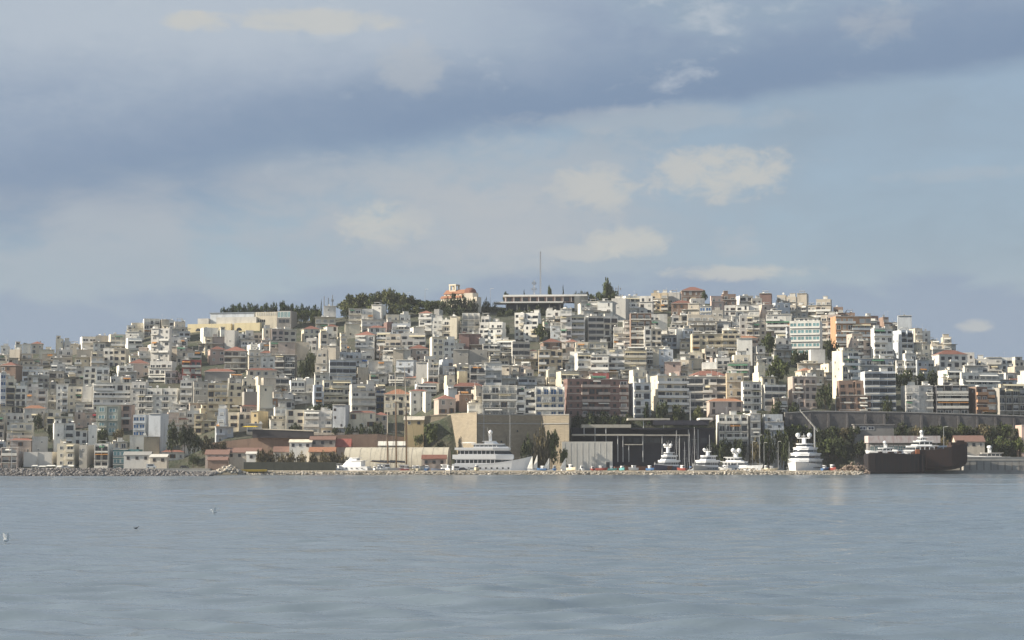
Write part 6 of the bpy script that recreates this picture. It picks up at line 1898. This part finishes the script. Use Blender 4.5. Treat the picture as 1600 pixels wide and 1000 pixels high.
def build_trees():
    rnd = random.Random(77)
    # hilltop grove left of the church, back row then front row
    row = [(538, 470), (549, 464), (560, 461), (572, 459), (584, 457), (596, 456), (607, 454), (619, 458), (631, 462), (644, 463), (656, 466), (668, 468), (680, 470)]
    for k, (px, yt) in enumerate(row):
        Y = 1246 + rnd.uniform(-3, 4)
        tree(px, 494 - k * .8, yt + rnd.uniform(-3, 4), rnd.uniform(26, 34), Y, 'olive' if k % 3 != 1 else 'round', ORD[k] + ' tree from the left in the hilltop grove, back row beside the church', 'hilltop grove')
    for k, px in enumerate((542, 558, 577, 596, 614, 633, 652, 671, 684)):
        Y = 1228 + rnd.uniform(-3, 3)
        tree(px, 503 - k * 1.4, 476 - k * .2 + rnd.uniform(-3, 3), rnd.uniform(24, 30), Y, 'round' if k % 2 else 'olive', ORD[k] + ' tree from the left in the hilltop grove, front row above the roofs', 'hilltop grove')
    # dark bushes under the church
    for k, (px, yt, w) in enumerate(((694, 468, 24), (708, 461, 30), (724, 462, 30), (740, 469, 24), (700, 478, 28), (718, 478, 30))):
        tree(px, 497, yt, w, 1226 - k, 'shrub', ORD[k] + ' dark rounded bush in the clump just below the church', 'bushes below the church')
    # pines behind the school
    for k, (px, yt, w) in enumerate(((350, 480, 14), (362, 476, 18), (375, 474, 18), (389, 473, 20), (403, 476, 18), (417, 474, 20), (430, 473, 18), (444, 471, 20), (457, 475, 18), (470, 475, 18), (482, 478, 18), (493, 476, 16))):
        tree(px, 508, yt, w, 1258 + rnd.uniform(-2, 4), 'pine', ORD[k] + ' dark pine from the left in the row behind the school roof', 'pines behind the school')
    for k, (px, yt, w) in enumerate(((462, 484, 20), (475, 486, 20), (488, 487, 20), (498, 486, 16))):
        tree(px, 512, yt, w, 1240, 'round', ORD[k] + ' dark tree right of the glazed school end, below the pines', 'trees right of the school')
    tree(502, 506, 470, 7, 1238, 'cypress', 'slim dark cypress standing left of the three aerial masts')
    # summit
    tree(950, 486, 437, 19, 1247, 'round', 'tall single round-headed tree on the summit right of the pavilion')
    for k, (px, yt, w) in enumerate(((937, 458, 24), (958, 456, 26), (925, 461, 18))):
        tree(px, 484, yt, w, 1245 + k, 'round', ORD[k] + ' bushy tree at the foot of the tall summit tree', 'summit bushes')
    for k, px in enumerate((900, 908, 916)): tree(px, 474, 456, 12, 1256, 'shrub', ORD[k] + ' low dark shrub behind the curved pavilion end', 'shrubs behind the pavilion')
    tree(791, 478, 456, 11, 1254, 'pine', 'small feathery tree rising behind the left end of the pavilion roof')
    tree(819, 474, 453, 6, 1255, 'cypress', 'tiny cypress tip above the middle of the pavilion roof')
    tree(858, 474, 447, 11, 1255, 'round', 'round-topped tree rising behind the pavilion roof'); tree(880, 474, 446, 6, 1255, 'cypress', 'thin cypress behind the right half of the pavilion roof')
    for k, (px, yt, w) in enumerate(((760, 466, 16), (772, 474, 18), (785, 481, 20), (800, 484, 20))): tree(px, 500, yt, w, 1232 - k, 'shrub', ORD[k] + ' dark shrub between the church and the pavilion', 'shrubs right of the church')
    for k, (px, yt) in enumerate(((812, 481), (828, 480), (842, 479), (796, 485), (850, 484), (866, 480), (780, 484), (884, 482))): tree(px, 506, yt, 22, 1228 - k, 'shrub', ORD[k] + ' dark shrub under the pavilion front', 'shrubs under the pavilion')
    tree(1101, 478, 455, 12, 1247, 'round', 'small dark tree on the right skyline between low houses')
    # on the slope
    S = [(843, 534, 507, 24, 'round', 'round tree in mid slope below the pavilion-foot block'), (864, 534, 514, 20, 'shrub', 'dark shrub right of the round mid-slope tree'), (790, 524, 508, 18, 'shrub', 'dark violet shrub beside the church-side white block'),
         (1200, 562, 522, 28, 'round', 'dark round tree on the right slope beside the plain white wall'), (1216, 606, 559, 38, 'round', 'largest dark tree on the right slope above the beige stone mansion'), (1205, 606, 572, 24, 'round', 'smaller tree pressed against the largest dark right-slope tree'),
         (1244, 572, 546, 24, 'shrub', 'brownish shrub below the teal-glass modern block'), (1260, 572, 548, 22, 'shrub', 'second shrub below the teal-glass modern block'), (1297, 566, 530, 30, 'shrub', 'dark green mass of ivy shrub below the orange balconies'),
         (1290, 530, 510, 18, 'shrub', 'dark shrub right of the teal-glass modern block'), (485, 594, 544, 20, 'shrub', 'tall dark shrub filling the gap beside the dark banded block'), (470, 596, 566, 16, 'shrub', 'lower dark shrub at the dark banded block'), (391, 634, 606, 26, 'dry', 'bare purple-grey tree behind the sunlit stepped house'),
         (340, 650, 622, 28, 'round', 'garden tree in front of the yellowish block'), (145, 600, 580, 14, 'shrub', 'dark garden shrub beside the dark-windowed white block'), (176, 600, 576, 14, 'shrub', 'dark shrub between two white left-slope houses'), (281, 596, 568, 14, 'shrub', 'dark purple shrub left of the crimson house'),
         (60, 672, 646, 16, 'shrub', 'dark shrub below the small orange roof on the far left'), (82, 690, 664, 22, 'shrub', 'dark blue-green shrub left of the white modern house'), (112, 596, 584, 12, 'shrub', 'small dark shrub on the far left slope'), (162, 692, 668, 34, 'shrub', 'dark wide shrub below the teal-bayed block'), (186, 694, 670, 24, 'dry', 'olive-brown shrub below the pink town house'),
         (270, 700, 662, 22, 'shrub', 'dark shrub right of the blue-banded block'), (288, 702, 660, 28, 'shrub', 'dark tall shrub mass above the white pitched shed'), (304, 704, 674, 24, 'shrub', 'dark shrub at the end of the white low house'), (322, 706, 682, 28, 'dry', 'brownish bush on the bank below the yellow arched house'), (346, 702, 690, 22, 'dry', 'low brown bush beside the brown wall'),
         (302, 728, 710, 22, 'shrub', 'dark bush behind the parked black car'), (520, 648, 628, 26, 'shrub', 'dark shrub on the neoclassical roof terrace'), (500, 646, 630, 22, 'shrub', 'planted green terrace left of the terrace shrub'), (590, 690, 660, 26, 'shrub', 'dark shrub right of the red-hipped cream house'), (565, 684, 664, 22, 'shrub', 'dark shrub in front of the red-hipped cream house'), (545, 684, 664, 18, 'shrub', 'low green shrub left of the red-hipped cream house'), (525, 684, 668, 16, 'shrub', 'small shrub under the plain blue gable'), (462, 680, 662, 18, 'shrub', 'green shrub before the pilastered cream front'),
         (674, 702, 664, 30, 'round', 'dark tree growing against the bastion'), (655, 702, 680, 20, 'olive', 'pale green bush at the ochre house'), (690, 704, 688, 22, 'shrub', 'low dark bush at the bastion foot'),
         (1398, 608, 582, 26, 'shrub', 'first dark shrub of the green bank above the pale window-tower block'), (1418, 606, 578, 28, 'shrub', 'second dark shrub of the green bank above the pale window-tower block'), (1440, 606, 580, 28, 'shrub', 'third dark shrub of the green bank above the pale window-tower block'), (1458, 606, 580, 22, 'shrub', 'fourth dark shrub of the green bank above the pale window-tower block'),
         (1290, 640, 600, 26, 'shrub', 'olive shrub between the stone mansion and the brown ruin'), (1596, 630, 606, 26, 'shrub', 'dark shrub at the far right edge above the cliff'), (1386, 646, 620, 18, 'shrub', 'small shrub in front of the shaded terraced block'),
         (1010, 660, 630, 24, 'cypress', 'dark cypress clump right of the red-brown slab'), (1035, 662, 628, 30, 'shrub', 'dark shrub below the sunlit cream wing'), (1058, 660, 632, 26, 'shrub', 'second dark shrub below the sunlit cream wing'), (1092, 660, 636, 26, 'olive', 'olive shrub left of the orange-roofed mansion'), (1216, 660, 622, 26, 'shrub', 'dark shrub below the white ribbon house'), (1240, 658, 630, 22, 'shrub', 'dark shrub below the beige stone mansion'),
         (1112, 724, 688, 26, 'shrub', 'dark bush at the cliff foot right of the yacht club'), (1132, 724, 684, 30, 'shrub', 'dark bush under the white framed cliff house'), (1154, 724, 686, 28, 'shrub', 'dark bush behind the twin-domed yacht'), (1178, 724, 684, 28, 'dry', 'dry bush behind the four pale poles'), (1200, 724, 674, 30, 'shrub', 'dark bush under the pale blue cliff house'), (1222, 724, 672, 30, 'shrub', 'dark bush left of the tiered superyacht')]
    for (px, yb, yt, w, k, lb) in S:
        Y = ground_at(px, yb) - 1.5
        if yb > 695: Y = 922 if px > 400 else 926
        if yb > 720: Y = 914
        p = at(px, yb, Y)
        tree(px, yb, yt, w, Y, k, lb, zg=min(p.z, zt(p.x, Y)) if yb < 700 else None)
    # shrubs below the red-brown slab and at the fort foot
    for k, (px, yt, w) in enumerate(((902, 646, 26), (922, 642, 28), (942, 644, 28), (962, 646, 26), (980, 648, 24))):
        tree(px, 672, yt, w, 930 - k * .5, 'shrub', ORD[k] + ' dark shrub from the left along the foot of the red-brown slab', 'shrubs under the slab')
    for k, (px, yt, w, kd) in enumerate(((826, 678, 28, 'shrub'), (846, 672, 30, 'dry'), (862, 676, 28, 'round'), (880, 703, 18, 'round'))):
        tree(px, 724, yt, w, 899 + k * .7, kd, ORD[k] + ' tree from the left in front of the shaded fortress wall', 'trees at the fortress foot', zg=1.3)
    # dry shrubs behind the green fence
    for k, px in enumerate((408, 424, 440, 456, 472, 488, 504, 520, 535)):
        tree(px, 724, 703 + (k % 3) * 2.5, 22, 904 + (k % 2), 'dry', ORD[k] + ' dry brown shrub from the left behind the dark green fence', 'dry shrubs behind the fence', zg=1.3)
    # vegetation on the right cliff, mostly darker kinds standing in for cloud shade
    r2 = random.Random(5); n = 0
    for px in range(1232, 1600, 15):
        for (yb, yt) in ((684, 664), (708, 686)):
            a, b = px + r2.uniform(-5, 5), r2.uniform(-4, 5)
            if 1340 < a < 1375 and yb < 700: continue
            if r2.random() < .12: continue
            tree(a, yb + 4, yt + b, r2.uniform(22, 36), 926 if yb < 700 else 920, r2.choice(('shrub', 'shrub', 'shrub', 'dry', 'round')), ORD[n % 20] + (' dark shrub ' if yb < 700 else ' bush ') + ('on the upper' if yb < 700 else 'on the lower') + ' right cliff face ' + ('left of' if n < 20 else 'beyond') + ' the signed hut, counted along', 'shrubs on the right cliff')
            n += 1
build_trees()

# ================================================================== LABELS FOR THE TOWN
def label_town():
    kinds = {'K': 'balconied block', 'W': 'windowed block', 'M': 'block', 'B': 'blank-walled block', 'H': 'house', 'V': 'little flat-roofed house', 'R': 'ribbon-windowed block', 'L': 'framed block with open loggias', 'S': 'stepped block'}
    anch = list(ANCH)
    for r in TOWN:
        if r['anchor']: anch.append((r['anchor'][1], r['x'], (r['yt'] + r['yb']) / 2))
    used = set()
    for r in TOWN:
        if r['anchor']:
            tag(r['o'], r['anchor'][0], 'house' if r['o'].name.startswith('house') else 'building', 'hillside houses'); used.add(r['anchor'][0])
    art = lambda s: s
    for r in sorted(TOWN, key=lambda q: -(q['x1'] - q['x0']) * (q['yb'] - q['yt'])):
        if r['anchor']: continue
        cx, cyy = r['x'], (r['yt'] + r['yb']) / 2
        near = sorted(anch, key=lambda a: math.hypot(a[1] - cx, (a[2] - cyy) * 1.3))[:6]
        colw = WALLS[r['col']][1]; noun = kinds[r['T']]
        st = WORDNUM.get(min(r['n'], 12), '') if r['T'] not in 'V' else ''
        fts = [''] + [' with ' + f for f in r['feats']]
        fts = fts[1:2] + fts[:1] + fts[2:]
        done = None
        cand = []
        for a in near:
            dx, dy = cx - a[1], cyy - a[2]
            if abs(dx) < 16: pos = 'directly above' if dy < 0 else 'directly below'
            elif abs(dy) < 9: pos = 'just left of' if dx < 0 else 'just right of'
            else: pos = ('above' if dy < 0 else 'below') + ' and ' + ('left' if dx < 0 else 'right') + ' of'
            for f in fts: cand.append(f'{colw} {st} {noun}{f}, {pos} the {a[0]}')
        for lb in cand:
            lb = ' '.join(lb.split())
            if lb not in used and len(lb.split()) <= 16: done = lb; break
        if not done:
            a, b = near[0], near[1]; done = ' '.join(f'{colw} {noun} between the {a[0]} and the {b[0]}'.split()); k = 2
            while done in used: done = ' '.join(f'{colw} {noun} between the {near[0][0]} and the {near[k][0]}'.split()); k += 1
        used.add(done)
        tag(r['o'], done, 'house' if r['o'].name.startswith('house') else 'building', 'hillside houses')
label_town()

# ================================================================== HAZE
def build_haze():
    mb = MB(); mb.box(-1500, 1500, -260, 1750, -1.9, 142)
    m = bpy.data.materials.new('haze_air'); m.use_nodes = True
    nt = m.node_tree
    for n in list(nt.nodes):
        if n.type == 'BSDF_PRINCIPLED': nt.nodes.remove(n)
    pv = nt.nodes.new('ShaderNodeVolumePrincipled')
    pv.inputs['Color'].default_value = (.84, .88, .94, 1); pv.inputs['Density'].default_value = 0.00007; pv.inputs['Anisotropy'].default_value = 0.1
    out = [n for n in nt.nodes if n.type == 'OUTPUT_MATERIAL'][0]
    nt.links.new(pv.outputs[0], out.inputs['Volume'])
    o = mb.build('haze', m); tag(o, kind='stuff')
build_haze()
